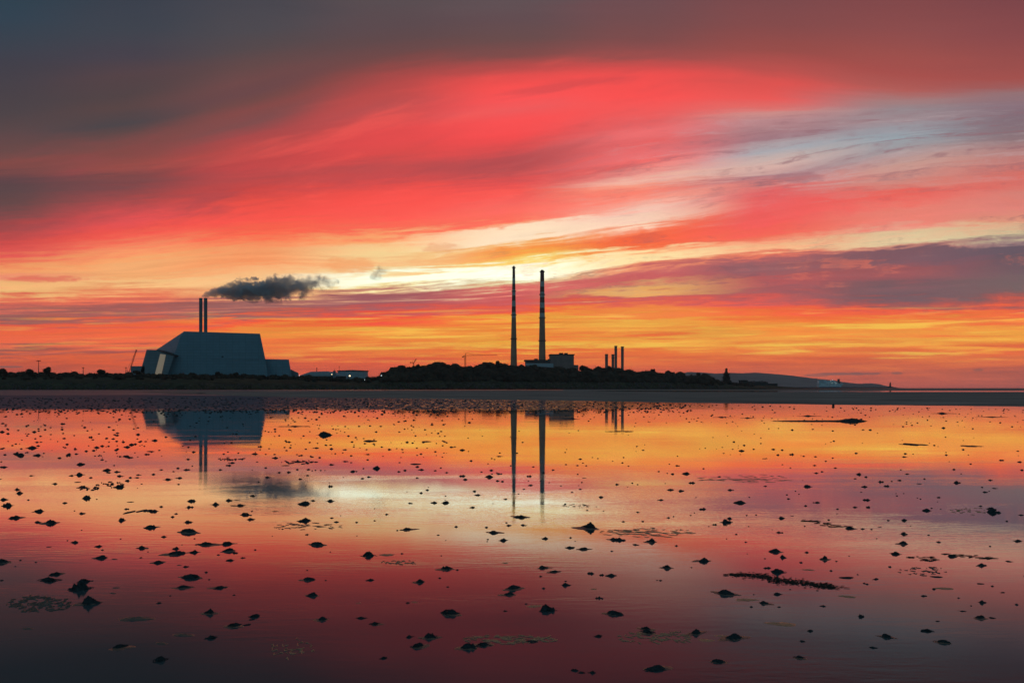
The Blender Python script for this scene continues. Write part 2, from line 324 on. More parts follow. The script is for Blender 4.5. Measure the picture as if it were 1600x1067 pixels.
M = dict(
    water=water_mat(),
    sea=mat('sea', (0.02, 0.022, 0.026), 0.45, 0.12, vary=0.3, scale=0.02, bump=0.4, bscale=0.4),
    bar=mat('wet_sand', (0.27, 0.195, 0.165), 0.95, 0.0, vary=0.5, scale=0.12, coord='Object', stretch=(0.6, 2.0, 1)),
    barshine=mat('shiny_wet_sand', (0.09, 0.09, 0.105), 0.5, 0.16, vary=0.25, scale=0.1, stretch=(0.3, 2.0, 1)),
    cast=mat('dark_mud', (0.034, 0.042, 0.045), 0.85, 0.08, vary=0.4, scale=9.0, bump=0.5, bscale=14.0),
    tan=mat('pale_glint_sand', (0.60, 0.25, 0.12), 0.42, 0.5, vary=0.2, scale=8.0, bump=0.4, bscale=18.0),  # tan sand, base colour raised to paint in the glint on the ridges
    tandark=mat('damp_shaded_sand', (0.16, 0.09, 0.06), 0.42, 0.4, vary=0.25, scale=8.0, bump=0.4, bscale=16.0),  # damp sand of skirts and ripples; painted shade on the left humps
    weed=mat('seaweed', (0.035, 0.022, 0.014), 0.6, 0.2, vary=0.4, scale=12.0),
    grass=mat('rough_grass', (0.055, 0.045, 0.026), 0.95, 0.05, vary=0.5, scale=0.15),
    rock=mat('rock_armour', (0.085, 0.062, 0.06), 0.9, 0.1, vary=0.5, scale=0.6),
    leaf=mat('scrub_leaves', (0.050, 0.033, 0.022), 0.9, 0.05, vary=0.6, scale=0.12),
    bark=mat('bark', (0.03, 0.025, 0.02), 0.9, 0.05, vary=0.3, scale=1.0),
    hill=mat('far_hill', (0.22, 0.155, 0.145), 0.95, 0.02, vary=0.3, scale=0.004),
    clad=cladding_mat('metal_cladding', (0.112, 0.215, 0.275)),
    cladside=cladding_mat('wing_cladding', (0.14, 0.185, 0.215)),
    stack=mat('steel_stack', (0.10, 0.13, 0.15), 0.6, 0.2, vary=0.2, scale=0.2),
    stairglass=mat('lit_glazing', (0.3, 0.27, 0.22), 0.4, 0.3, emit=(0.30, 0.225, 0.15), estr=0.45),
    concrete=mat('haze_tinted_concrete', (0.36, 0.19, 0.125), 0.9, 0.05, vary=0.25, scale=0.08),  # brown concrete, reddened to paint in the warm haze low on the chimneys
    redband=mat('faded_red_paint', (0.17, 0.07, 0.055), 0.85, 0.05, vary=0.3, scale=0.15),
    whiteband=mat('grimy_white_paint', (0.36, 0.36, 0.34), 0.85, 0.05, vary=0.25, scale=0.15),
    iron=mat('dark_steel', (0.035, 0.033, 0.035), 0.7, 0.2, vary=0.2, scale=1.0),
    block=mat('power_station_wall', (0.22, 0.155, 0.14), 0.9, 0.05, vary=0.2, scale=0.1),
    blockdark=mat('power_station_dark', (0.05, 0.045, 0.045), 0.9, 0.05, vary=0.2, scale=0.1),
    tank=cladding_mat('tank_steel', (0.30, 0.36, 0.40)),
    shipwhite=mat('ship_white', (0.46, 0.56, 0.60), 0.5, 0.2, vary=0.35, scale=0.1),
    shipblue=mat('ship_blue', (0.08, 0.16, 0.28), 0.5, 0.3, vary=0.1, scale=0.1),
    lampwarm=mat('lit_lamp', (0.8, 0.7, 0.5), 0.5, 0.2, emit=(1.0, 0.72, 0.38), estr=3.2),
    lampcool=mat('lit_lamp_pale', (0.8, 0.8, 0.8), 0.5, 0.2, emit=(0.85, 0.95, 1.0), estr=0.9),
    lampdeck=mat('lit_deck_lamp', (0.8, 0.8, 0.8), 0.5, 0.2, emit=(0.9, 1.0, 0.8), estr=0.8),
    red=mat('beacon_red', (0.3, 0.05, 0.04), 0.6, 0.2, vary=0.2, scale=1.0),
)

# ------------------------------------------------------------------ mesh helpers
class MB:
    """collects shapes and links them as one mesh object"""
    def __init__(self): self.v = []; self.f = []
    def add(self, vs, fs):
        k = len(self.v); self.v += [tuple(p) for p in vs]; self.f += [tuple(i + k for i in f) for f in fs]
    def box(self, c, s):
        x, y, z = c; a, b, d = s[0] / 2, s[1] / 2, s[2] / 2
        vs = [(x + i * a, y + j * b, z + l * d) for l in (-1, 1) for j in (-1, 1) for i in (-1, 1)]
        self.add(vs, [(0, 2, 3, 1), (4, 5, 7, 6), (0, 1, 5, 4), (2, 6, 7, 3), (0, 4, 6, 2), (1, 3, 7, 5)])
    def tube(self, a, b, ra, rb=None, n=10, cap=True):
        a, b = Vector(a), Vector(b); rb = ra if rb is None else rb
        d = (b - a).normalized(); q = Vector((1, 0, 0)) if abs(d.x) < 0.9 else Vector((0, 1, 0))
        e1 = d.cross(q).normalized(); e2 = d.cross(e1)
        vs = []
        for c, r in ((a, ra), (b, rb)):
            for i in range(n):
                t = 2 * math.pi * i / n; vs.append(c + (e1 * math.cos(t) + e2 * math.sin(t)) * r)
        fs = [(i, (i + 1) % n, n + (i + 1) % n, n + i) for i in range(n)]
        if cap: fs += [tuple(reversed(range(n))), tuple(range(n, 2 * n))]
        self.add(vs, fs)
    def prism(self, front, back):
        n = len(front)
        self.add(list(front) + list(back), [tuple(range(n))] + [tuple(n + i for i in reversed(range(n)))] +
                 [(i, n + i, n + (i + 1) % n, (i + 1) % n) for i in range(n)])
    def ball(self, c, r, seg=8, rings=5, sz=1.0):
        vs = []; fs = []
        for j in range(rings + 1):
            t = math.pi * j / rings
            for i in range(seg):
                p = 2 * math.pi * i / seg
                vs.append((c[0] + r * math.sin(t) * math.cos(p), c[1] + r * math.sin(t) * math.sin(p), c[2] + r * sz * math.cos(t)))
        for j in range(rings):
            for i in range(seg):
                fs.append((j * seg + i, j * seg + (i + 1) % seg, (j + 1) * seg + (i + 1) % seg, (j + 1) * seg + i))
        self.add(vs, fs)
    def lattice(self, a, b, w, n, r, up=Vector((0, 0, 1))):
        """open truss: four chords and zigzag bracing"""
        a, b = Vector(a), Vector(b); d = (b - a).normalized()
        e1 = d.cross(up); e1 = e1.normalized() if e1.length > 1e-3 else Vector((1, 0, 0)); e2 = e1.cross(d).normalized()
        cs = [(e1 * i + e2 * j) * (w / 2) for i, j in ((-1, -1), (1, -1), (1, 1), (-1, 1))]
        for c in cs: self.tube(a + c, b + c, r, n=4)
        for k in range(n):
            p, q = a.lerp(b, k / n), a.lerp(b, (k + 1) / n)
            for i in range(4): self.tube(p + cs[i], q + cs[(i + 1) % 4], r * 0.6, n=3)
    def mesh(self, name, m, smooth=False):
        me = bpy.data.meshes.new(name); me.from_pydata(self.v, [], self.f); me.update()
        if m: me.materials.append(m)
        if smooth: me.polygons.foreach_set('use_smooth', [True] * len(me.polygons))
        return me
    def build(self, name, m, parent=None, smooth=False, loc=None):
        me = self.mesh(name, m, smooth)
        bm = bmesh.new(); bm.from_mesh(me); bmesh.ops.recalc_face_normals(bm, faces=bm.faces); bm.to_mesh(me); bm.free()
        o = bpy.data.objects.new(name, me); COL.objects.link(o)
        if loc is not None:
            me.transform(__import__('mathutils').Matrix.Translation(-Vector(loc))); o.location = loc
        if parent is not None:
            o.parent = parent
            if loc is None and parent.type == 'EMPTY' or loc is None and parent.location.length > 0:
                me.transform(__import__('mathutils').Matrix.Translation(-Vector(world_loc(parent))))
        return o
def world_loc(o):
    v = Vector((0, 0, 0))
    while o is not None: v += Vector(o.location); o = o.parent
    return v
def tag(o, label=None, cat=None, group=None, kind=None):
    if label: o['label'] = label
    if cat: o['category'] = cat
    if group: o['group'] = group
    if kind: o['kind'] = kind
    return o
def empty(name, loc, label, cat, group=None):
    o = bpy.data.objects.new(name, None); COL.objects.link(o); o.location = loc
    return tag(o, label, cat, group)

# ------------------------------------------------------------------ the flat, the sea, the sand bars
def sheet(name, pts, z, m, label=None):
    b = MB(); b.add([(x, y, z) for x, y in pts], [tuple(range(len(pts)))])
    return tag(b.build(name, m), label, None, None, 'structure')
sheet('sea', [(-12500, 90), (12500, 90), (12500, 10000), (-12500, 10000)], -0.06, M['sea'])
sheet('water', [(-160, -80), (160, -80), (160, 150), (-160, 150)], 0.0, M['water'])
sheet('tidal_channel', [(10, 200), (600, 200), (600, 345), (10, 345)], -0.004, M['water'])

def interp(tab, x):
    if x <= tab[0][0]: return tab[0][1]
    for (a, b), (c, d) in zip(tab, tab[1:]):
        if x <= c: return b + (d - b) * (x - a) / (c - a)
    return tab[-1][1]

def sandbar(name, near, far, x0, x1, crest, m, step=12, rows=10):
    """low bar between two waterlines given as rows of the photo; rises gently to its crest"""
    b = MB(); n = 0; xs = []
    x = x0
    while x <= x1: xs.append(x); x += step
    for x in xs:
        yn, yf = interp(near, x), interp(far, x)
        a, c = G(x, yn), G(x, yf)
        for j in range(rows + 1):
            t = j / rows
            p = a.lerp(c, t ** 1.4)
            hgt = math.sin(math.pi * min(1, t * 0.97 + 0.015)) ** 0.6
            w = mnoise.noise(Vector((p.x * 0.08, p.y * 0.03, 1.7)))
            p.z = -0.025 + (crest + 0.03) * hgt * (1 + 0.25 * w)
            if j == 0:
                p.y += 3.5 * mnoise.noise(Vector((p.x * 0.12, 3.1, 0))) + 1.6 * mnoise.noise(Vector((p.x * 0.5, 3.1, 0))) + 0.8 * mnoise.noise(Vector((p.x * 2.1, 7.7, 0)))
            b.v.append(tuple(p))
    R1 = rows + 1
    for i in range(len(xs) - 1):
        for j in range(rows):
            b.f.append((i * R1 + j, (i + 1) * R1 + j, (i + 1) * R1 + j + 1, i * R1 + j + 1))
    return tag(b.build(name, m, smooth=True), None, None, None, 'structure')
NEAR = [(-900, 615), (0, 617), (250, 618.5), (420, 621), (560, 622.5), (1000, 629), (1300, 634), (1600, 637.5), (2300, 646)]
FAR = [(-900, 610), (300, 610.2), (880, 609.6), (960, 611.2), (1050, 612), (2300, 612)]
NEARB = [(200, 612.0), (330, 617), (450, 621.2), (560, 622.5)] + NEAR[5:]
FARB = [(200, 611.8), (300, 610.6)] + FAR[2:]
sandbar('sand_bar', NEARB, FARB, 200, 2300, 0.05, M['bar'], step=5)
sandbar('wet_sand_flat', [(-900, 618), (0, 619), (250, 619.5), (420, 619.5), (600, 610.4)], [(-900, 609), (420, 609.2), (600, 610.0)], -900, 600, 0.012, M['barshine'])
sandbar('far_sand_bar', [(880, 610.4), (1000, 610.4), (2300, 610.2)], [(880, 607.6), (2300, 607.4)], 880, 2300, 0.05, M['bar'], step=20)

# ------------------------------------------------------------------ shore: bank, hill and their cover
D0T = [(-700, 480), (300, 480), (600, 620), (900, 750), (1050, 850), (1200, 1050)]
CREST = [(-700, 585.0), (0, 585.5), (30, 586.0), (100, 586.0), (130, 588.0), (160, 587.0), (205, 587.0), (225, 587.0), (245, 589.0), (300, 589.0), (360, 589.0), (424, 591.0), (470, 592.0), (540, 595.5), (578, 595), (595, 591), (611, 583.0), (634, 579.5), (651, 578.5), (671, 575.5), (695, 573.5), (715, 577.5), (735, 577.5), (762, 574.0), (796, 575.5), (830, 578.5), (864, 580.5), (897, 581.5), (908, 579.5), (931, 581.5), (965, 583.5), (985, 585.5), (1019, 586.5), (1046, 587.5), (1062, 587), (1069, 591), (1086, 593), (1100, 592.5), (1112, 595), (1127, 599), (1150, 601), (1175, 603), (1200, 604.8)]
def bank_rows(px):
    D0 = interp(D0T, px); yc = interp(CREST, px)
    zc = EYE + (HOR - yc) / F * (D0 + 60)
    zr = min(zc * 0.45, EYE + (HOR - 598) / F * (D0 + 8))
    zm = min(zc * 0.8, EYE + (HOR - 591) / F * (D0 + 30)) if yc < 590 else zc * 0.8
    if zc > 12: zm = zc * 0.62
    return [(D0, -0.4), (D0 + 3, zr * 0.55), (D0 + 8, zr), (D0 + 18, zr + (zm - zr) * 0.35), (D0 + 32, zm), (D0 + 60, zc), (D0 + 110, zc * 0.85), (D0 + 190, min(zc * 0.5, 4.0)), (D0 + 260, -0.4)]
def bank():
    b = MB(); xs = list(range(-700, 1201, 6)); rows = 0
    for px in xs:
        rr = bank_rows(px); rows = len(rr)
        for D, z in rr:
            x = (px - 800) / F * D
            w = mnoise.noise(Vector((x * 0.05, D * 0.05, 0))) + 0.5 * mnoise.noise(Vector((x * 0.2, D * 0.2, 4)))
            b.v.append((x, D, z + (0.5 * w if z > 0 else 0)))
    for i in range(len(xs) - 1):
        for j in range(rows - 1):
            b.f.append((i * rows + j, (i + 1) * rows + j, (i + 1) * rows + j + 1, i * rows + j + 1))
    return tag(b.build('terrain', M['grass'], smooth=True), None, None, None, 'structure')
bank()
# low ground of the port behind the bank
sheet('ground', [(-900, 640), (330, 640), (420, 1900), (-1500, 1900)], 0.6, M['grass'])

def leaf_clump(b, c, rx, ry, rz, n, size, rng):
    """a bush crown: dense twiggy heart with many small leaf faces spread round it, thinner at the rim"""
    k0 = len(b.v); b.ball(c, 1.0, 9, 6)
    for i in range(k0, len(b.v)):
        d = Vector(b.v[i]) - Vector(c); f = 0.80 * (1 + 0.30 * mnoise.noise(d * 1.9 + Vector(c) * 0.37) + 0.2 * mnoise.noise(d * 4.1 + Vector(c) * 0.7))
        b.v[i] = (c[0] + d.x * rx * f, c[1] + d.y * ry * f, c[2] + d.z * rz * f)
    for _ in range(n):
        while True:
            p = Vector((rng.uniform(-1, 1), rng.uniform(-1, 1), rng.uniform(-0.6, 1)))
            if p.length <= 1: break
        if rng.random() < 0.6: p = p * (0.75 + 0.3 * rng.random()) / max(p.length, 0.3) * 1.0 if p.length > 0.3 else p
        q = Vector((c[0] + p.x * rx, c[1] + p.y * ry, c[2] + p.z * rz))
        e1 = Vector((rng.uniform(-1, 1), rng.uniform(-1, 1), rng.uniform(-1, 1))).normalized()
        e2 = e1.cross(Vector((rng.uniform(-1, 1), rng.uniform(-1, 1), rng.uniform(-1, 1)))).normalized()
        s = size * rng.uniform(0.6, 1.3)
        b.add([q - e1 * s, q + e2 * s * 0.6, q + e1 * s, q - e2 * s * 0.6], [(0, 1, 2, 3)])

def scrub(name, x0, x1, step, label):
    rng = random.Random(hash(name) % 1000 if False else len(name) * 17)
    b = MB(); px = x0
    while px < x1:
        rr = bank_rows(px); D0 = rr[0][0]; k = D0 / 480.0
        zc = rr[5][1]
        # crest row, then rows down the face
        spots = [(5, 0.0, 1.0), (5, -0.3, 0.9), (4, 0.5, 0.85)]
        if zc > 11: spots += [(4, 0.0, 1.1), (4, -0.4, 1.0), (3, 0.4, 1.0), (3, -0.1, 0.9)]
        elif rng.random() < 0.25: spots += [(4, -0.2, 0.8)]
        for r, off, sc in spots:
            if rng.random() < 0.12: continue
            o = 1 if off > 0 else -1
            D = rr[r][0] + (rr[r + o][0] - rr[r][0]) * abs(off); z = rr[r][1] + (rr[r + o][1] - rr[r][1]) * abs(off)
            s = (1.3 + 1.5 * rng.random() ** 2) * sc * k ** 0.7 * (1.45 if zc > 11 else 1.0)
            jx = rng.uniform(-step, step) * 0.8
            x = (px + jx - 800) / F * D
            leaf_clump(b, (x, D + rng.uniform(-3, 3), z + s * 0.2), s * 1.4, s * 1.3, s * 1.15, int(110 * sc), 0.30 * k, rng)
        px += step
    o = b.build(name, M['leaf'])
    return tag(o, label, 'scrub', None, 'stuff')
scrub('scrub', -300, 585, 5.0, 'dark low scrub along the bank below the incinerator')
scrub('thicket', 585, 1180, 4.0, 'dark thicket covering the rounded hill below the tall chimneys')

def rocks():
    rng = random.Random(3); b = MB()
    for _ in range(1500):
        px = rng.uniform(-200, 1130); rr = bank_rows(px); t = rng.random()
        D = rr[0][0] + (rr[2][0] - rr[0][0]) * t; z = -0.2 + (rr[2][1]) * (t ** 0.8)
        r = rng.uniform(0.35, 0.9) * rr[0][0] / 480
        c = ((px - 800) / F * D, D - 0.3, z)
        k = len(b.v); b.ball(c, r, 5, 3, rng.uniform(0.6, 0.9))
        for i in range(k, len(b.v)):
            v = Vector(b.v[i]); b.v[i] = tuple(v + (v - Vector(c)) * rng.uniform(-0.25, 0.25))
    return tag(b.build('rock_armour', M['rock']), 'dark rock armour along the foot of the shore bank', 'rocks', None, 'stuff')
rocks()

def tree(px, top, wpx, label, kind='round'):
    D = interp(D0T, px) + 50; base = P(px, 0, D); rr = bank_rows(px)
    zc = rr[5][1] - 0.6; zt = EYE + (HOR - top) / F * D; w = wpx / F * D; h = max(zt - zc, 2.5, 0.8 * w)
    rng = random.Random(int(px * 7)); loc = (base.x, D, zt - h)
    root = empty('conifer_tree' if kind == 'cone' else 'broadleaf_tree', loc, label, 'tree', 'trees standing out of the shore scrub')
    t = MB(); t.tube(loc, (loc[0] + 0.1, D, loc[2] + h * 0.55), 0.05 * h, 0.025 * h, 7)
    for a in range(5):
        an = a * 1.3; t.tube((loc[0], D, loc[2] + h * 0.4), (loc[0] + math.cos(an) * w * 0.3, D + math.sin(an) * w * 0.3, loc[2] + h * 0.7), 0.02 * h, 0.01 * h, 5)
    t.build('trunk', M['bark'], root)
    c = MB(); s = 0.32 * D / 480
    if kind == 'cone':
        for j in range(16):
            f = j / 15; r = w / 2 * (1 - f) ** 0.6 * (0.8 + 0.4 * rng.random()) + 0.35
            if f > 0.78: r = max(w * 0.12, 0.4)
            leaf_clump(c, (loc[0] + rng.uniform(-.2, .2), D, loc[2] + h * (0.06 + 0.92 * f)), r, r, h * 0.06, int(70 * (1 - f) + 26), s * 0.8, rng)
    else:
        for j in range(9):
            an = rng.uniform(0, 6.28); q = rng.uniform(0.1, 0.5) * w * 0.6
            leaf_clump(c, (loc[0] + math.cos(an) * q, D + math.sin(an) * q, loc[2] + h * rng.uniform(0.45, 0.78)), w * 0.26, w * 0.26, h * 0.24, 110, s * 0.8, rng)
    c.build('crown', M['leaf'], root)
    return root
tree(3, 575, 15, 'dark bushy tree at the left end of the shore bank')
tree(45, 575.5, 15, 'broad dark tree between the left end of the bank and the floodlight mast')
tree(75, 572.8, 14, 'tallest round dark tree on the bank left of the incinerator, by the floodlight mast')
tree(159, 577, 16, 'wide dark tree on the bank left of the crawler crane')
tree(214, 578, 12, 'dark bush-like tree in front of the low block at the incinerator\'s left end')
tree(341, 580.5, 9, 'small dark tree in front of the middle of the incinerator wall')
tree(369, 581.5, 8, 'small dark tree in front of the right part of the incinerator wall')
tree(653, 569, 9, 'dark tree at the foot of the small luffing crane')
tree(777, 563.5, 8, 'spiky dark tree on the hill just left of the slimmer tall chimney')
tree(911, 570.5, 14, 'dark rounded tree on the hill between the power station block and the four stacks')
tree(953, 571.5, 10, 'dark tree covering the feet of the left pair of four stacks')
tree(1020, 576, 8, 'round dark tree standing up from the right slope of the hill')
tree(1044, 578.3, 11, 'dark spreading tree low on the right slope of the hill')
tree(1092, 582, 8, 'narrow dark tree alone in front of the far headland\'s left end')
tree(1135, 575.8, 17, 'tall dark conical tree in front of the far headland', 'cone')

# ------------------------------------------------------------------ far headland, sea wall, lighthouse, ferry
HILL = [(1040, 590), (1056, 586), (1066, 583), (1075, 581), (1100, 582), (1120, 583.6), (1140, 582.4), (1160, 583), (1180, 582), (1200, 583.4), (1220, 585), (1240, 587),
        (1260, 589.6), (1280, 592), (1300, 594), (1320, 597), (1340, 599.4), (1360, 598.8), (1374, 600), (1382, 602.4), (1400, 605.2), (1410, 606.3)]
def hills():
    b = MB(); D = 6000; xs = list(range(900, 1411, 3)); rows = 6
    for px in xs:
        y = interp(HILL, px) if px >= 1040 else 590 + (1040 - px) * 0.05
        z = EYE + (HOR - y) / F * D
        z += 1.6 * mnoise.noise(Vector((px * 0.22, 0, 0))) + 1.0 * mnoise.noise(Vector((px * 0.9, 2, 0))) if z > 8 else 0
        x = (px - 800) / F * D
        for dy, f in ((-700, -0.02), (-500, 0.18), (-300, 0.55), (0, 1.0), (500, 0.9), (1200, -0.02)):
            wob = 1 + 0.12 * mnoise.noise(Vector((px * 0.06, dy * 0.004, 7))) if 0 < f < 1 else 1
            b.v.append((x * (1 + dy / D * 0.9), D + dy, max(z, 0) * f * wob - 1.0 * (f < 0)))
    for i in range(len(xs) - 1):
        for j in range(rows - 1):
            b.f.append((i * rows + j, (i + 1) * rows + j, (i + 1) * rows + j + 1, i * rows + j + 1))
    tag(b.build('hills', M['hill'], smooth=True), None, None, None, 'structure')
hills()

def sea_wall():
    b = MB(); rng = random.Random(5); n = 60
    A, B = P(1095, 606, 1500), P(1402, 606, 2500)
    prof = [(-6, -0.5), (-4.5, 1.6), (-3, 3.4), (3, 3.4), (5, -0.5)]
    for i in range(n + 1):
        p = A.lerp(B, i / n)
        for dy, z in prof:
            zz = z + (rng.uniform(-0.35, 0.35) if 0 < z else 0)
            if i == n: zz = min(zz, 0.6)
            b.v.append((p.x, p.y + dy, zz))
    for i in range(n):
        for j in range(4): b.f.append((i * 5 + j, (i + 1) * 5 + j, (i + 1) * 5 + j + 1, i * 5 + j + 1))
    tag(b.build('sea_wall', M['rock']), 'long dark stone sea wall running out to the small lighthouse', 'sea wall')
    # spit with low buildings in front of the headland
    loc = P(1186, 606, 1200); loc.z = 0
    s = MB()
    def mass(px0, px1, py, D, dep):
        a, c = P(px0, py, D), P(px1, py, D); s.box(((a.x + c.x) / 2, D + dep / 2, a.z / 2), (c.x - a.x, dep, a.z))
    sh = empty('harbour_shed', tuple(P(1163, 606, 1150)), 'low dark shed with pale roof edge right of the conical tree', 'shed')
    s = MB(); mass(1158, 1168.5, 594.2, 1150, 12); s.build('wall', M['blockdark'], sh)
    s = MB(); a, c = P(1157.5, 594.2, 1148), P(1169, 594.2, 1148); s.box(((a.x + c.x) / 2, 1155, a.z + 0.28), (c.x - a.x, 15, 0.5)); s.build('roof', M['block'], sh)
    sh = empty('harbour_building', tuple(P(1186, 606, 1180)), 'long low dark building on the spit in front of the headland', 'building')
    s = MB(); mass(1169.5, 1200, 596.6, 1180, 14); s.build('wall', M['blockdark'], sh)
    s = MB()
    for k in range(7):
        px = 1171 + k * 4.2; p = P(px, 596.3 - (k % 3) * 0.4, 1182); s.box((p.x, 1186, p.z), (2.2, 4, 1.4))
    s.build('rooftop_plant', M['iron'], sh)
    sh = empty('storage_shed', tuple(P(1208, 606, 1200)), 'smaller dark shed at the outer end of the spit', 'shed')
    s = MB(); mass(1201, 1215, 599.4, 1200, 12); s.build('wall', M['blockdark'], sh)
    s = MB(); a, c = P(1200.5, 599.4, 1198), P(1215.5, 599.4, 1198); s.box(((a.x + c.x) / 2, 1206, a.z + 0.2), (c.x - a.x, 14, 0.35)); s.build('roof', M['iron'], sh)
    b = MB(); xs = list(range(1110, 1262, 4))
    for px in xs:
        zt = max(interp([(1110, 9), (1130, 6.5), (1215, 4.2), (1240, 2.2), (1260, -0.3)], px), -0.3)
        for dy, f in ((-30, 0), (-12, 0.7), (0, 1), (30, 0.9), (60, 0)):
            D = 1150 + dy; b.v.append(((px - 800) / F * D, D, zt * f - 0.2 + 0.4 * mnoise.noise(Vector((px * .3, dy, 1))) * (f > 0)))
    for i in range(len(xs) - 1):
        for j in range(4): b.f.append((i * 5 + j, (i + 1) * 5 + j, (i + 1) * 5 + j + 1, i * 5 + j + 1))
    tag(b.build('shore', M['grass'], smooth=True), None, None, None, 'structure')
sea_wall()

def lighthouse():
    D = 2490; base = P(1391, 606, D); base.z = 3.0
    r = empty('lighthouse', tuple(base), 'small dark lighthouse at the end of the sea wall', 'lighthouse')
    x = base.x
    b = MB(); b.tube((x, D, 0.2), (x, D, 5.5), 13, 6.5, 14); b.build('plinth', M['rock'], r)
    b = MB(); b.tube((x, D, 5.5), (x, D, 15.5), 3.3, 2.4, 14); b.build('tower', M['red'], r)
    b = MB(); b.tube((x, D, 15.5), (x, D, 16.2), 3.1, 3.1, 14); b.build('gallery', M['iron'], r)
    b = MB(); b.tube((x, D, 16.2), (x, D, 18.4), 1.5, 1.5, 10); b.tube((x, D, 18.4), (x, D, 20.4), 1.8, 0.1, 10); b.build('lantern', M['iron'], r)
lighthouse()

def ferry():
    D = 2700; c = P(1296, 606, D); c.z = 0
    r = empty('ferry', tuple(c), 'pale lit ferry passing behind the sea wall in front of the headland', 'ferry')
    sx = D / F
    def X(px): return (px - 800) * sx
    def Z(py): return EYE + (HOR - py) * sx
    b = MB(); y0, y1 = D - 9, D + 9
    prof = [(1277.5, 598.5), (1279, 606.5), (1311.5, 606.5), (1315.5, 599.5), (1310, 599.2)]
    b.prism([(X(p), y0, Z(q)) for p, q in prof], [(X(p), y1, Z(q)) for p, q in prof]); b.build('hull', M['shipwhite'], r)
    b = MB(); b.box((X(1295), D, Z(604.6)), (X(1310) - X(1280), 18.6, 2.6)); b.build('hull_stripe', M['shipblue'], r)
    b = MB()
    prof = [(1278, 598.4), (1278.5, 594.3), (1289, 593.8), (1290, 595), (1298, 595), (1299, 594), (1303, 594.2), (1306, 597), (1309.5, 599.1)]
    b.prism([(X(p), y0 + 1, Z(q)) for p, q in prof], [(X(p), y1 - 1, Z(q)) for p, q in prof]); b.build('superstructure', M['shipwhite'], r)
    b = MB()
    for j, q in enumerate((595.4, 596.7, 598.0)):
        for i in range(11):
            b.box((X(1279.6 + i * 0.9), y0 + 0.95, Z(q)), (1.2, 0.3, 1.3))
    b.build('cabin_window', M['shipblue'], r)['kind'] = 'stuff'
    b = MB(); b.prism([(X(p), D - 3, Z(q)) for p, q in ((1308.3, 598.8), (1309.2, 592.2), (1311.4, 591.8), (1312, 598.8))],
                      [(X(p), D + 3, Z(q)) for p, q in ((1308.3, 598.8), (1309.2, 592.2), (1311.4, 591.8), (1312, 598.8))]); b.build('funnel', M['iron'], r)
    b = MB(); b.tube((X(1300.5), D, Z(594)), (X(1300.5), D, Z(591.6)), 0.5, 0.3, 6); b.build('mast', M['shipwhite'], r)
    for p, q, s in ((1300.5, 593.3, 1.1), (1298.2, 598.6, 0.9), (1304.5, 598.8, 0.8), (1296.3, 595.4, 0.6), (1302.5, 596.6, 0.6)):
        b = MB(); b.ball((X(p), y0 - 0.6 if q > 594 else D - 1.2, Z(q)), s, 6, 4); b.build('deck_lamp', M['lampdeck'], r)
ferry()

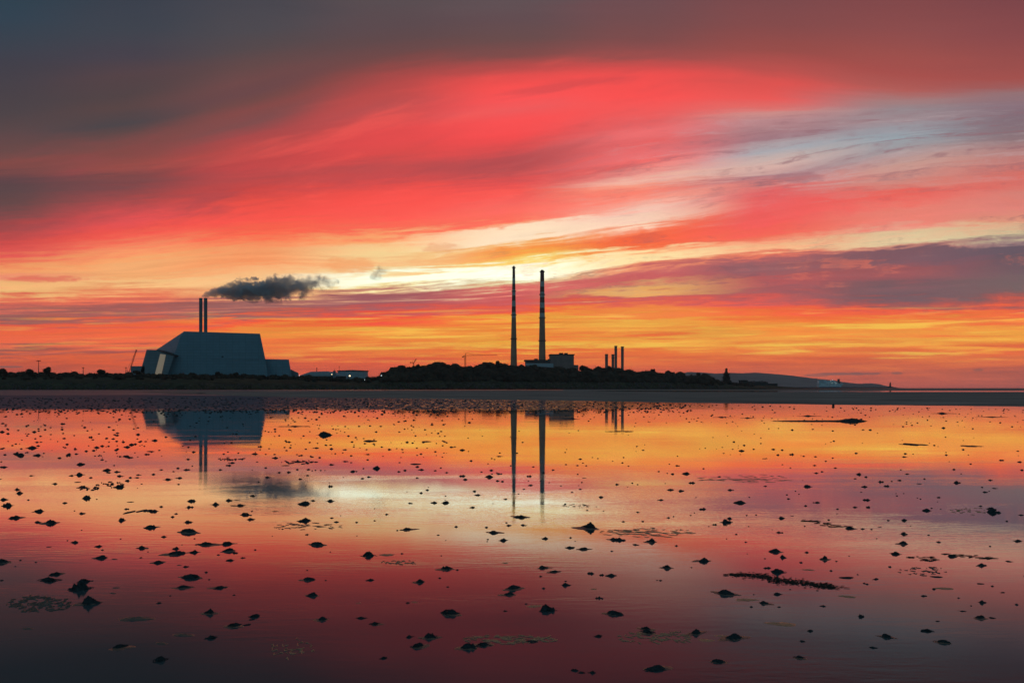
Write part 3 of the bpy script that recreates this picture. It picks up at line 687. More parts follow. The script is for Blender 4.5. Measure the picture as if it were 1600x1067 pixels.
# ------------------------------------------------------------------ incinerator
def incinerator():
    loc = P(330, 606, 860); loc.z = 0.6
    r = empty('incinerator_building', tuple(loc), 'big sloping blue grey clad incinerator with two slim dark stacks', 'building')
    D = 830; ZB = 0.5
    def fr(pts, d): return [P(x, y, d) for x, y in pts]
    f = fr([(287.8, 517.6), (406.3, 521.3), (414.4, 560), (421, 603), (243, 603), (271.9, 554.9), (282, 526)], D)
    o = P(244.7, 546.3, 905)
    off = Vector((0, 95, -1.5))
    b0, b1, b3 = P(289.5, 518.6, D + 95), P(405, 522.4, D + 95), P(418, 603, D + 95); b4 = P(252, 603, 925); o2 = P(246.5, 547.2, 922)
    b = MB(); b.add(f + [o, b0, b1, b3, b4, o2],
        [(0, 1, 2, 3, 4, 5, 6), (0, 8, 9, 1), (1, 9, 10, 3, 2), (0, 6, 5, 7), (0, 7, 12, 8), (7, 5, 4, 11, 12), (8, 12, 11, 10, 9)])
    b.build('main_hall', M['clad'], r)
    # thin ledge and vents on the long wall
    b = MB(); p, q = P(326, 559.4, D - 0.4), P(414, 560.6, D - 0.4); b.prism([p, q, q - Vector((0, 0, .9)), p - Vector((0, 0, .9))], [v + Vector((0, .8, 0)) for v in (p, q, q - Vector((0, 0, .9)), p - Vector((0, 0, .9)))])
    b.build('wall_ledge', M['clad'], r)
    b = MB(); p = P(347.6, 557.4, D - 0.3); b.box(tuple(p), (1.6, 0.6, 1.4)); b.build('vent', M['iron'], r)
    def block(name, pts, d, dep, m, drop=0.0):
        b = MB(); a = fr(pts, d); cx = sum(q[0] for q in pts) / len(pts); bk = [P(x + (cx - x) * 0.03, y + 0.4, d + dep) for x, y in pts]
        b.prism(a, bk); return b.build(name, m, r)
    block('side_wing', [(229.1, 546.3), (245, 546.6), (272.2, 555.2), (256, 603), (213, 603)], 822, 80, M['cladside'], 1.0)
    b = MB(); a = fr([(244, 546.2), (273.5, 554.6), (273, 556.0), (262.5, 553.4), (246, 547.6)], 821.2); b.prism(a, [v + Vector((0, 18, 0)) for v in a]); b.build('overhang_shade', M['iron'], r)  # dark strip standing in for the shadow line under the hall's sloping edge
    g = MB(); a = fr([(250.3, 552.8), (258.8, 554.3), (251.6, 586.5), (241.7, 585.5)], 821.4); g.prism(a, [v + Vector((0, 1.2, 0)) for v in a]); w = g.build('stair_window', M['stairglass'], r)
    g = MB()
    for t in [i / 9 for i in range(1, 9)]:
        p = a[0].lerp(a[3], t); q = a[1].lerp(a[2], t); g.tube(p + Vector((0, -.06, 0)), q + Vector((0, -.06, 0)), 0.09, n=4)
    g.build('glazing_bars', M['stack'], w)
    block('low_block', [(204.4, 572), (226, 572), (226, 603), (204.4, 603)], 822, 40, M['cladside'], 0.5)
    block('end_annex', [(412.2, 560.9), (451.3, 561.6), (458.6, 603), (412.2, 603)], 836, 70, M['clad'], 0.8)
    block('lean_to', [(454.3, 577), (466.5, 582.8), (466.5, 603), (454.3, 603)], 845, 30, M['cladside'], 0.3)
    for px, w in ((313.7, 5.0), (321.3, 5.2)):
        DD = 862; b = MB(); t = P(px, 465.8, DD); rad = w / 2 / F * DD
        b.tube((t.x, DD, 40), (t.x, DD, t.z), rad, rad, 20); s = b.build('chimney_stack', M['stack'], r)
        b = MB(); b.tube((t.x, DD, t.z - 1.0), (t.x, DD, t.z + 0.9), rad * 0.8, rad * 0.8, 20)
        b.tube((t.x, DD, t.z - 3.6), (t.x, DD, t.z - 2.8), rad * 1.12, rad * 1.12, 20); b.build('stack_rim', M['iron'], s)
incinerator()

# ------------------------------------------------------------------ the two tall striped chimneys
def chimney(px, top, bot, wt, wb, D, rings, label, seed):
    t = P(px, top, D); rt, rb = wt / 2 / F * D, wb / 2 / F * D
    zb = EYE + (HOR - bot) / F * D
    r = empty('striped_chimney', (t.x, D, 0), label, 'chimney', 'tall striped power station chimneys')
    def rad(z): return rt + (rb - rt) * max(0.0, (t.z - z) / (t.z - zb)) ** 1.1
    def span(z0, z1, m, name, par=r):
        b = MB(); n = max(1, int((z1 - z0) / 8)); 
        for i in range(n):
            a, c = z0 + (z1 - z0) * i / n, z0 + (z1 - z0) * (i + 1) / n
            b.tube((t.x, D, a), (t.x, D, c), rad(a), rad(c), 24, cap=(i == 0 or i == n - 1))
        return b.build(name, m, par)
    nb = 9; H = t.z - zb
    band = H * 0.52 / nb
    zl = t.z - band * nb
    span(-1, zl, M['concrete'], 'shaft')
    for i in range(nb):
        span(zl + i * band, zl + (i + 1) * band, M['whiteband' if i % 2 == 0 and i < nb - 1 else 'redband'], 'white_band' if i % 2 == 0 and i < nb - 1 else 'red_band')
    b = MB(); b.tube((t.x, D, t.z), (t.x, D, t.z + 1.6), rt * 0.72, rt * 0.72, 20); b.build('flue', M['iron'], r)
    for y in rings:
        z = EYE + (HOR - y) / F * D; b = MB(); b.tube((t.x, D, z - 0.5), (t.x, D, z + 0.5), rad(z) + 1.1, rad(z) + 1.1, 24)
        for k in range(16):
            an = k * math.pi / 8; q = (t.x + math.cos(an) * (rad(z) + 1.0), D + math.sin(an) * (rad(z) + 1.0))
            b.tube((q[0], q[1], z), (q[0], q[1], z + 1.5), 0.09, n=4)
        b.build('gallery', M['iron'], r)
chimney(802.8, 417.2, 570, 3.9, 10.2, 1314, (418.3, 455.3, 492.3, 529.4), 'slimmer, slightly taller striped chimney, left one of the two tall chimneys', 1)
chimney(847.2, 423.4, 566, 6.0, 11.0, 1290, (424.6, 460.4, 496.6, 532.6), 'thicker striped chimney rising behind the low power station wing', 2)

def power_station():
    D = 1270; loc = P(860, 606, D); loc.z = 0
    r = empty('power_station', tuple(loc), 'dark square power station block with low wing below the thicker chimney', 'building')
    def block(name, x0, x1, y0, d, dep, m, y1=600, par=r):
        b = MB(); a = [P(x0, y0, d), P(x1, y0, d), P(x1, y1, d), P(x0, y1, d)]; b.prism(a, [v + Vector((0, dep, 0)) for v in a]); return b.build(name, m, par)
    h = block('boiler_house', 860.2, 896.8, 554.4, D, 45, M['block'])
    block('roof', 858.9, 898.2, 553.2, D - 1.5, 48, M['blockdark'], 554.4)
    for x0, x1, y in ((874, 880, 551.2), (882, 887.2, 551.4)): block('rooftop_vent', x0, x1, y, D + 8, 12, M['blockdark'], 553.2)
    for i in range(6):
        block('wall_panel', 861.5 + i * 5.9, 866.4 + i * 5.9, 556.5, D - 0.3, 0.6, M['block'], 571.0)
    w = block('low_wing', 821.0, 860.1, 563.6, D - 4, 40, M['block'])
    block('wing_roof', 819.3, 860.15, 562, D - 6, 44, M['blockdark'], 563.6)
    block('window_strip', 822, 859.5, 564.6, D - 4.3, 0.6, M['blockdark'], 567.2)
    for x0, x1, y in ((834.8, 840.4, 560.3), (856, 859.3, 560.9)): block('rooftop_plant', x0, x1, y, D + 4, 8, M['blockdark'], 562)
    b = MB(); a = [P(821.2, 567.6, D - 12), P(864.6, 567.9, D - 12), P(864.6, 574, D - 12), P(821.2, 571, D - 12)]; b.prism(a, [v + Vector((0, 7.6, 0.3)) for v in a]); b.build('lean_to', M['tank'], r)
    block('side_block', 896.9, 903.7, 570.2, D + 3, 25, M['block'])
power_station()

proto = None
for px, w, top, label in ((947.7, 4.6, 554.2, 'short stack farthest left of the four exhaust stacks'), (957.6, 4.2, 554.6, 'short stack standing tight against the tallest of the four exhaust stacks'),
                          (962.2, 4.2, 541.4, 'tallest of the four exhaust stacks, third from the left'), (972.5, 4.4, 542.4, 'tall lone stack at the right of the four exhaust stacks')):
    D = 1180 if top < 550 else 1195; t = P(px, top, D); rad = w / 2 / F * D
    r = empty('exhaust_stack', (t.x, D, 0), label, 'stack', 'four exhaust stacks right of the power station')
    b = MB(); b.tube((t.x, D, 0), (t.x, D, t.z), rad, rad, 18); b.build('shaft', M['block'], r)
    b = MB(); b.tube((t.x, D, t.z), (t.x, D, t.z + 1.0), rad * 1.18, rad * 1.18, 18); b.build('rim', M['iron'], r)
    b = MB(); b.tube((t.x, D, t.z - 5), (t.x, D, t.z - 4.4), rad * 1.15, rad * 1.15, 18); b.build('collar', M['iron'], r)

# ------------------------------------------------------------------ port sheds, tank, masts, lamps, cranes
def port():
    D = 800
    r = empty('storage_hall', tuple(P(495, 606, D)), 'long low pale roofed hall between the incinerator and the round tank', 'building')
    f = [P(x, y, D) for x, y in ((468, 586.8), (478, 583), (486, 580.6), (511, 580.1), (521, 583.2), (538, 587), (538, 598), (468, 598))]
    b = MB(); b.prism(f, [v + Vector((0, 40, 0)) for v in f]); b.build('roof', M['tank'], r)
    b = MB(); b.box(tuple(P(503, 592, D - 0.6)), (50, 0.8, 6)); b.build('wall', M['blockdark'], r)
    r = empty('silo', tuple(P(522.5, 606, 790)), 'short dark silo with a thin vent pipe between hall and tank', 'silo')
    t = P(522.5, 579.2, 790); b = MB(); b.tube((t.x, 790, 0), tuple(t), 1.4, 1.4, 14); b.build('body', M['cladside'], r)
    b = MB(); b.tube(tuple(t), tuple(P(523.2, 576.2, 790)), 0.2, 0.2, 6); b.build('vent_pipe', M['iron'], r)
    r = empty('storage_tank', tuple(P(551.5, 606, 820)), 'wide round steel storage tank with dark rim behind the shore lamps', 'tank')
    c = P(551.5, 606, 835); rad = 23.2 / F * 835; zt = P(551, 578.6, 820).z
    b = MB(); b.tube((c.x, 835, 0), (c.x, 835, zt), rad, rad, 40); b.build('shell', M['tank'], r)
    b = MB(); b.tube((c.x, 835, zt - 0.9), (c.x, 835, zt), rad + 0.7, rad + 0.7, 40); b.build('rim', M['iron'], r)
    b = MB(); b.tube((c.x, 835, zt), (c.x, 835, zt + 0.8), rad, 1.0, 40); b.build('roof', M['stack'], r)
    r = empty('site_shed', tuple(P(572, 606, 770)), 'small low pale shed at the right foot of the round tank', 'shed')
    f = [P(x, y, 770) for x, y in ((562, 590), (572, 588.2), (580, 589.6), (580, 596), (562, 596))]
    b = MB(); b.prism(f, [v + Vector((0, 14, 0)) for v in f]); b.build('roof', M['tank'], r)
    for px, top, D, label in ((495, 574.8, 812, 'thin dark mast rising from the low storage hall'), (530, 572.6, 842, 'thin mast with a dark lamp head behind the round tank'),
                              (60.3, 563.8, 520, 'tall thin floodlight mast on the bank far left'), (130, 574.5, 520, 'short thin pole on the bank between floodlight mast and crane'),
                              (196.8, 574.4, 540, 'short post with round head beside the crawler crane')):
        base = P(px, 606, D); base.z = 0.5; t = P(px, top, D)
        r = empty('light_mast', tuple(base), label, 'mast', 'thin masts along the port skyline')
        b = MB(); b.tube(tuple(base), tuple(t), 0.30 if px != 495 else 0.42, 0.16 if px != 495 else 0.4, 6); b.build('pole', M['iron'], r)
        b = MB(); b.box(tuple(t), (2.6 if px < 100 else 1.2, 0.6, 0.5 if px != 495 else 0.3)); b.build('lamp_head', M['iron'], r)
    for px, py, s, m, label in ((467.8, 586.5, 0.38, 'lampcool', 'small white lamp lit at the right end of the incinerator'), (518.5, 584.8, 0.34, 'lampwarm', 'small warm lamp lit in front of the hall roof'),
                                (546.4, 587.2, 0.62, 'lampwarm', 'brightest warm lamp, lit in front of the round tank'), (569.8, 593.2, 0.30, 'lampcool', 'dim white lamp lit low on the bank right of the tank'),
                                (595.9, 586.7, 0.42, 'lampcool', 'white lamp lit at the left foot of the scrub hill')):
        D = 600 if px < 560 else 640; t = P(px, py, D)
        if px > 590: D = 560; t = P(px, py, D)
        r = empty('street_lamp', (t.x, D, 1.0), label, 'lamp', 'lit lamps along the shore')
        b = MB(); b.tube((t.x, D, 1.0), (t.x, D, t.z - s), 0.12, 0.08, 6); b.build('pole', M['iron'], r)
        b = MB(); b.ball(tuple(t), s, 10, 6, 0.8); b.build('lamp_head', M[m], r)
port()

def cranes():
    D = 700
    base = P(200, 606, D); base.z = 0.6
    r = empty('crawler_crane', tuple(base), 'crawler crane with long leaning lattice boom left of the incinerator', 'crane', 'cranes on the port skyline')
    foot, tip = P(202, 581, D), P(213.2, 546.6, D)
    b = MB(); b.lattice(foot, tip, 0.75, 16, 0.085); b.build('boom', M['iron'], r)
    b = MB(); m = P(198.6, 577.5, D); b.tube(m, tip, 0.07, n=4); b.tube(m, P(199.5, 584, D), 0.2, n=5); b.tube(tip, P(213.4, 549, D), 0.3, n=5); b.build('pendant_line', M['iron'], r)
    b = MB(); c = P(200.8, 584, D); b.box(tuple(c), (4.5, 3, 2.4)); b.box((c.x, D, 2), (6, 5, 1.6)); b.tube((c.x, D, 2), tuple(c), 1.2, n=8); b.build('cab', M['iron'], r)
    D = 1000; base = P(727, 606, D); base.z = 0.6
    r = empty('tower_crane', tuple(base), 'tower crane with flat horizontal jib behind the hill left of the tall chimneys', 'crane', 'cranes on the port skyline')
    top = P(727, 556, D)
    b = MB(); b.lattice(base, top, 1.5, 22, 0.22, Vector((0, 1, 0))); b.build('mast', M['iron'], r)
    b = MB(); b.lattice(P(727.5, 555.6, D), P(777, 554.2, D), 0.8, 24, 0.075); b.build('jib', M['iron'], r)
    b = MB(); b.lattice(P(726, 556.4, D), P(723, 557.2, D), 0.9, 3, 0.13); c = P(723.3, 557.6, D); b.box(tuple(c), (1.6, 1.4, 1.6)); b.build('counter_jib', M['iron'], r)
    ap = P(728.3, 551.2, D); b = MB(); b.tube(P(727, 556, D), ap, 0.35, 0.15, 5); b.tube(ap, P(742, 555, D), 0.1, n=4); b.tube(ap, P(724, 557, D), 0.1, n=4); b.tube(ap, P(758, 554.7, D), 0.08, n=4); b.build('apex_ties', M['iron'], r)
    D = 900; base = P(646, 606, D); base.z = 0.6
    r = empty('luffing_crane', tuple(base), 'small luffing crane with raised boom on the hill right of the lamps', 'crane', 'cranes on the port skyline')
    b = MB(); b.lattice(base, P(646.2, 567.5, D), 1.0, 14, 0.16, Vector((0, 1, 0))); b.build('mast', M['iron'], r)
    b = MB(); b.lattice(P(646.2, 567.5, D), P(650.4, 560.6, D), 0.7, 7, 0.13); b.build('boom', M['iron'], r)
    b = MB(); b.lattice(P(646.2, 567.3, D), P(640.8, 566, D), 0.6, 5, 0.12); b.box(tuple(P(641.2, 566.6, D)), (1, 1, 1)); b.tube(P(643.8, 564.2, D), P(650, 561.2, D), 0.08, n=4); b.tube(P(643.8, 564.2, D), P(645.8, 567.3, D), 0.12, n=4); b.build('counter_jib', M['iron'], r)
cranes()

# ------------------------------------------------------------------ smoke
def smoke_mat(name, dens, table, D, solid, fade, colour):
    """table: x, z, radius of the axis; the cloud is solid inside the radius and torn by noise at its rim"""
    m = bpy.data.materials.new(name); m.use_nodes = True
    k = NT(m.node_tree); k.n.clear()
    o = k.new('ShaderNodeOutputMaterial'); p = k.new('ShaderNodeVolumePrincipled'); k.l.new(p.outputs[0], o.inputs['Volume'])
    geo = k.new('ShaderNodeNewGeometry'); s = k.new('ShaderNodeSeparateXYZ'); k.l.new(geo.outputs['Position'], s.inputs[0])
    x0, x1 = table[0][0], table[-1][0]
    t = k.m('DIVIDE', k.m('SUBTRACT', s.outputs[0], x0), x1 - x0)
    rp = k.ramp(t, [((x - x0) / (x1 - x0), (z / 200.0, r / 50.0, 0, 1)) for x, z, r in table])
    q = k.new('ShaderNodeSeparateColor'); k.l.new(rp, q.inputs[0])
    zc = k.m('MULTIPLY', q.outputs[0], 200.0); rr = k.m('MAXIMUM', k.m('MULTIPLY', q.outputs[1], 50.0), 0.5)
    dz = k.m('DIVIDE', k.m('SUBTRACT', s.outputs[2], zc), rr); dy = k.m('DIVIDE', k.m('SUBTRACT', s.outputs[1], D), rr)
    rn = k.m('SQRT', k.m('ADD', k.m('MULTIPLY', dz, dz), k.m('MULTIPLY', dy, dy)))
    n1 = k.noise(geo.outputs['Position'], 0.075, 6.0, 0.62, 0.6)
    n2 = k.noise(geo.outputs['Position'], 0.24, 5.0, 0.65, 0.4)
    nz = k.m('ADD', k.m('MULTIPLY', k.m('SUBTRACT', n1, 0.5), 2.6), k.m('MULTIPLY', k.m('SUBTRACT', n2, 0.5), 1.3))
    age = k.sstep(t, 0.35, 1.0)
    d = k.m('SUBTRACT', k.m('ADD', k.m('SUBTRACT', solid, k.m('MULTIPLY', age, fade)), nz), rn)
    d = k.m('MULTIPLY', d, k.m('SUBTRACT', 6.0, k.m('MULTIPLY', age, 3.5)), clamp=True)
    k.l.new(k.m('MULTIPLY', d, k.m('MULTIPLY', dens, k.m('SUBTRACT', 1.0, k.m('MULTIPLY', age, 0.6)))), p.inputs['Density'])
    p.inputs['Color'].default_value = colour; p.inputs['Anisotropy'].default_value = 0.0
    m.cycles.volume_step_rate = 0.3
    return m
def plume(name, line, D, mat_args, label, hull, st):
    k = D / F; b = MB(); seg = 32
    xs = [p[0] for p in line]
    for i in range(st + 1):
        px = xs[0] + (xs[-1] - xs[0]) * i / st
        py = interp([(p[0], p[1]) for p in line], px); rr = interp([(p[0], p[2]) for p in line], px)
        c = P(px, py, D)
        for j in range(seg):
            a = 2 * math.pi * j / seg; d = Vector((0, math.cos(a), math.sin(a)))
            q = c + d * rr * k
            n = 0.30 * mnoise.noise(q * 0.08) + 0.18 * mnoise.noise(q * 0.2)
            b.v.append(tuple(c + d * rr * k * hull * (1 + n)))
    for i in range(st):
        for j in range(seg): b.f.append((i * seg + j, i * seg + (j + 1) % seg, (i + 1) * seg + (j + 1) % seg, (i + 1) * seg + j))
    b.f += [tuple(range(seg)), tuple(st * seg + j for j in range(seg))]
    table = [(P(x, y, D).x, P(x, y, D).z, r * k) for x, y, r in line]
    o = b.build(name, smoke_mat(name, mat_args[0], table, D, *mat_args[1:]), smooth=True)
    return tag(o, label, 'smoke', None, 'stuff')
plume('smoke', [(314.5, 464.5, 1.2), (318, 462.0, 3.2), (324, 459.5, 6), (334, 457.5, 9), (348, 456, 12), (364, 455, 15.5), (380, 453, 18), (396, 455, 19), (414, 455, 20.5), (432, 452, 23), (450, 450, 25), (468, 449, 25), (486, 446, 24), (502, 444, 22), (516, 442, 17), (530, 440, 7)],
      864, (0.24, 0.86, 0.42, (0.90, 0.82, 0.86, 1)), 'grey smoke plume drifting right from the incinerator stacks', 1.32, 120)
plume('smoke_puff', [(578, 434, 4), (584, 431, 12), (592, 428, 17), (600, 425, 14), (609, 422, 4)], 864, (0.055, 0.66, 0.10, (1.0, 0.66, 0.58, 1)), 'small torn puff of smoke drifting ahead of the plume', 1.25, 30)

# ------------------------------------------------------------------ casts on the wet flat
# crop offset x, y, scale and the casts found there: x, y, width [kind]; f flat mud, t pale sand hump
CASTS = [
 (0, 620, 3.002, "82,435,35 92,452,40 20,482,40 32,511,52 180,537,52 75,568,60 180,588,30 240,592,70 385,547,32 305,498,30 408,475,45 385,425,65f 562,423,45 255,408,25 150,370,25 335,370,25 375,366,45 425,379,20 365,400,40f 500,345,40 512,356,22 550,352,30 565,372,28 612,379,20 640,379,25 652,366,28 597,394,25 720,364,20 755,342,22 790,388,38 838,381,35 876,342,35 815,350,15 835,335,18 838,410,15 900,489,40 1010,505,45 1075,486,35 1110,484,40f 1130,510,45 1095,510,50f 1185,465,35 1150,553,45 1178,575,45 708,613,60 885,588,40 890,518,30 880,634,75 768,656,30 572,579,40 720,537,45 595,526,30 757,515,22 612,493,40f 810,563,20 825,548,20 350,683,35 1425,582,60 1440,646,25 1425,502,60 1470,487,25 1550,489,40 1258,378,30 1290,287,35 1195,268,32 1220,234,25 1035,342,20 1072,322,28 1085,310,30 1050,268,15 910,259,22 883,293,25 320,275,30 280,287,22 175,275,35 95,275,50 75,268,30 15,330,35 5,243,30 150,240,50 175,213,25 178,230,20 300,195,20 295,127,30 292,153,18 480,231,22 455,238,30 440,252,20 405,255,18 478,295,20 380,317,38 425,190,25 435,201,15 360,268,20 355,246,20 315,223,18 305,238,16 325,268,18 545,250,20 595,236,35 615,225,25 635,222,20 655,211,20 590,280,30 610,285,30 565,280,18 548,181,22 550,170,20 530,197,20 500,193,15 648,177,22 645,197,12 690,270,25 725,205,30 705,256,50f 160,165,25 182,160,14 212,154,16 135,174,14 85,157,16 125,136,14 38,173,20 10,165,30 12,125,20 105,93,10 1525,179,65 1425,183,15 1352,212,25 1290,152,16 1245,161,12 1335,237,14 1362,238,16 1435,245,14 1480,240,25 1555,244,20 1500,285,16 1310,355,18 1355,354,24 1395,341,18 1445,341,22 1443,369,25 1410,386,22 1340,322,50f 1555,318,35 1480,344,12 1505,345,12 1525,345,10 1205,305,14 1247,333,16 1550,420,30 1580,587,25 1555,568,20 1290,537,40f"),
 (533, 620, 3.002, "18,248,25 8,262,10 60,234,12 152,220,16 192,235,16 228,247,22 118,247,14 122,270,24 310,213,20 602,121,20 580,137,8 135,208,90f 400,210,60f 520,236,24 535,234,14 566,250,24 447,218,10 375,268,16 475,282,10 745,263,14 745,279,30 707,289,12 720,293,12 825,264,14 852,213,14 835,160,10 797,323,14 900,328,16 273,308,14 125,295,16 18,303,30 48,308,14 610,300,18 350,316,70f 358,328,22 272,351,20 300,345,20 375,342,26 440,346,18 468,333,14 495,355,26 165,336,45 105,336,12 60,350,30 98,383,22 132,376,24 358,380,18 568,372,32 583,388,30 657,352,16 705,345,22 742,361,26 695,376,45 735,394,22 757,397,20 708,362,12 882,373,28 888,415,28 856,433,16 935,395,10 950,356,18 995,343,18 975,402,12 1120,292,20 1107,322,16 1135,310,12 1150,323,12 1178,284,10 1205,289,12 1325,284,12 1320,309,14 1348,324,12 1273,301,10 1415,250,16 1388,232,14 1578,323,28 1540,315,10 1490,350,14 1555,362,20 1530,358,10 1295,411,24 1120,433,18 1110,363,12 1140,380,30f 1130,401,14 1030,417,14 1082,447,16 1220,471,28 1497,484,30 1542,436,30 1595,441,30 643,461,30 626,443,22 405,437,20 376,451,20 770,480,25 845,565,65 857,602,28 787,603,28 615,519,32 490,497,40 435,497,30 325,499,25 215,551,20 310,622,52 715,637,52 540,609,20 682,612,20 762,673,40 955,665,38 1160,615,80 1285,671,50 1320,673,30 1440,680,30 1465,682,24 1415,584,18 1322,585,20 1535,567,25 1390,541,20"),
 (1066, 620, 2.996, "18,360,40 45,403,30 95,526,30 100,336,14 172,374,20 228,436,32 267,496,58 208,588,48 220,570,34 152,598,24 388,418,22 465,568,34 515,558,24f 456,635,30 253,643,16 588,420,46 628,357,26 655,350,18 627,495,30 618,321,20 578,510,18 727,525,16 827,363,32 860,375,18 808,383,18 852,421,26 838,446,12 930,398,26 957,418,28 1018,391,26 1052,361,28 862,483,28 870,517,26 810,517,24 785,617,48 845,618,24 886,620,14 925,608,28f 1040,578,34 965,578,18 1142,532,50 1110,407,36f 1134,384,14 1038,642,40 1285,402,38 1272,340,18 1418,446,26 1437,441,10 1465,428,24 1443,390,22 1395,511,20 1200,471,22 1455,540,70 1445,525,40 1586,553,30 1200,680,25 1495,297,26 1580,305,28 1590,343,18 1350,314,14 1236,272,16 1235,260,10 1045,266,20 1042,281,28 815,264,20 705,286,14 672,301,14 622,280,18 567,278,16 513,270,30 448,272,18 426,246,24 468,249,16 385,289,40f 335,245,16 275,253,24 368,192,10 368,218,12 242,211,16 290,227,16 235,245,12 188,236,10 108,240,10 193,264,12 710,207,14 695,212,10 515,155,16 405,149,10 610,152,14 705,159,14 845,154,16 880,155,18 1223,146,20 1360,149,12 1315,247,16 1570,254,16 1000,452,10 1037,452,10 1100,473,10 1180,227,14 490,458,14 498,477,20 530,441,10 505,332,12 468,317,12 715,333,18"),
 (0, 840, 3.002, "460,41,38 230,43,36f 475,95,60 12,115,60 668,49,50 823,52,40 820,75,80 908,69,50 970,32,80 1065,30,50 1070,62,50 1103,71,32 1078,106,40 1138,94,30 742,117,55 872,136,30 265,172,60 232,200,90 395,207,75 370,240,110 425,306,95 900,188,90 862,233,60 1030,235,60 968,162,20 745,306,32 1450,197,65 1465,271,55 1485,32,72 980,354,58 1098,412,75 1160,408,55f 1195,368,50 1180,384,40f 1508,383,55 992,470,60 565,512,75 748,574,75 635,380,165t 857,455,110t 757,494,75t 545,234,40t 530,260,40t 130,425,60t 537,100,38t 840,128,30t"),
 (533, 840, 3.002, "762,13,42 128,83,70 493,146,58 365,208,60 135,199,36 950,141,50 998,160,50 937,181,20 810,238,75 788,266,62 770,343,24 1055,222,44 1170,168,34 1222,175,26 1265,178,50 1207,283,30 1072,47,55 1137,53,50 1298,10,60 1453,19,50 1382,33,30 1528,141,50 510,355,80 970,340,85 1285,358,75 95,377,40 160,404,58 322,465,38 423,467,78 360,508,65 200,564,42 600,515,75 665,503,65 895,487,80f 1205,462,40 1438,445,72 1430,428,50 1095,622,34 1127,632,36 1177,632,38 1475,615,95 345,301,36t 1185,240,40t 905,320,95t 215,80,90t 82,305,26t 770,118,40t"),
 (1066, 840, 2.996, "1030,28,60 1198,20,20 1572,16,40 432,65,60 472,92,40 582,69,24 665,101,46 722,110,16 556,116,20 100,110,60 398,142,34 450,160,75 1000,76,60 1265,88,40 1402,130,48 1532,111,28 905,194,34 770,187,90f 852,213,16 1190,183,70f 205,262,85 385,307,55 447,264,42 658,320,26 838,369,36 1132,272,34 1405,303,36 1310,343,28 1352,318,12 1395,375,55 1452,375,34 600,436,36 60,447,60 240,468,95 170,580,65 550,561,46 562,484,34 960,464,52 895,514,34 1147,436,55 1218,488,55 1500,256,40f 1395,215,50f 1195,390,36f 300,290,115t 1225,237,100t 775,275,85t 465,403,150t 110,478,90t 180,458,60t 590,150,60t"),
]
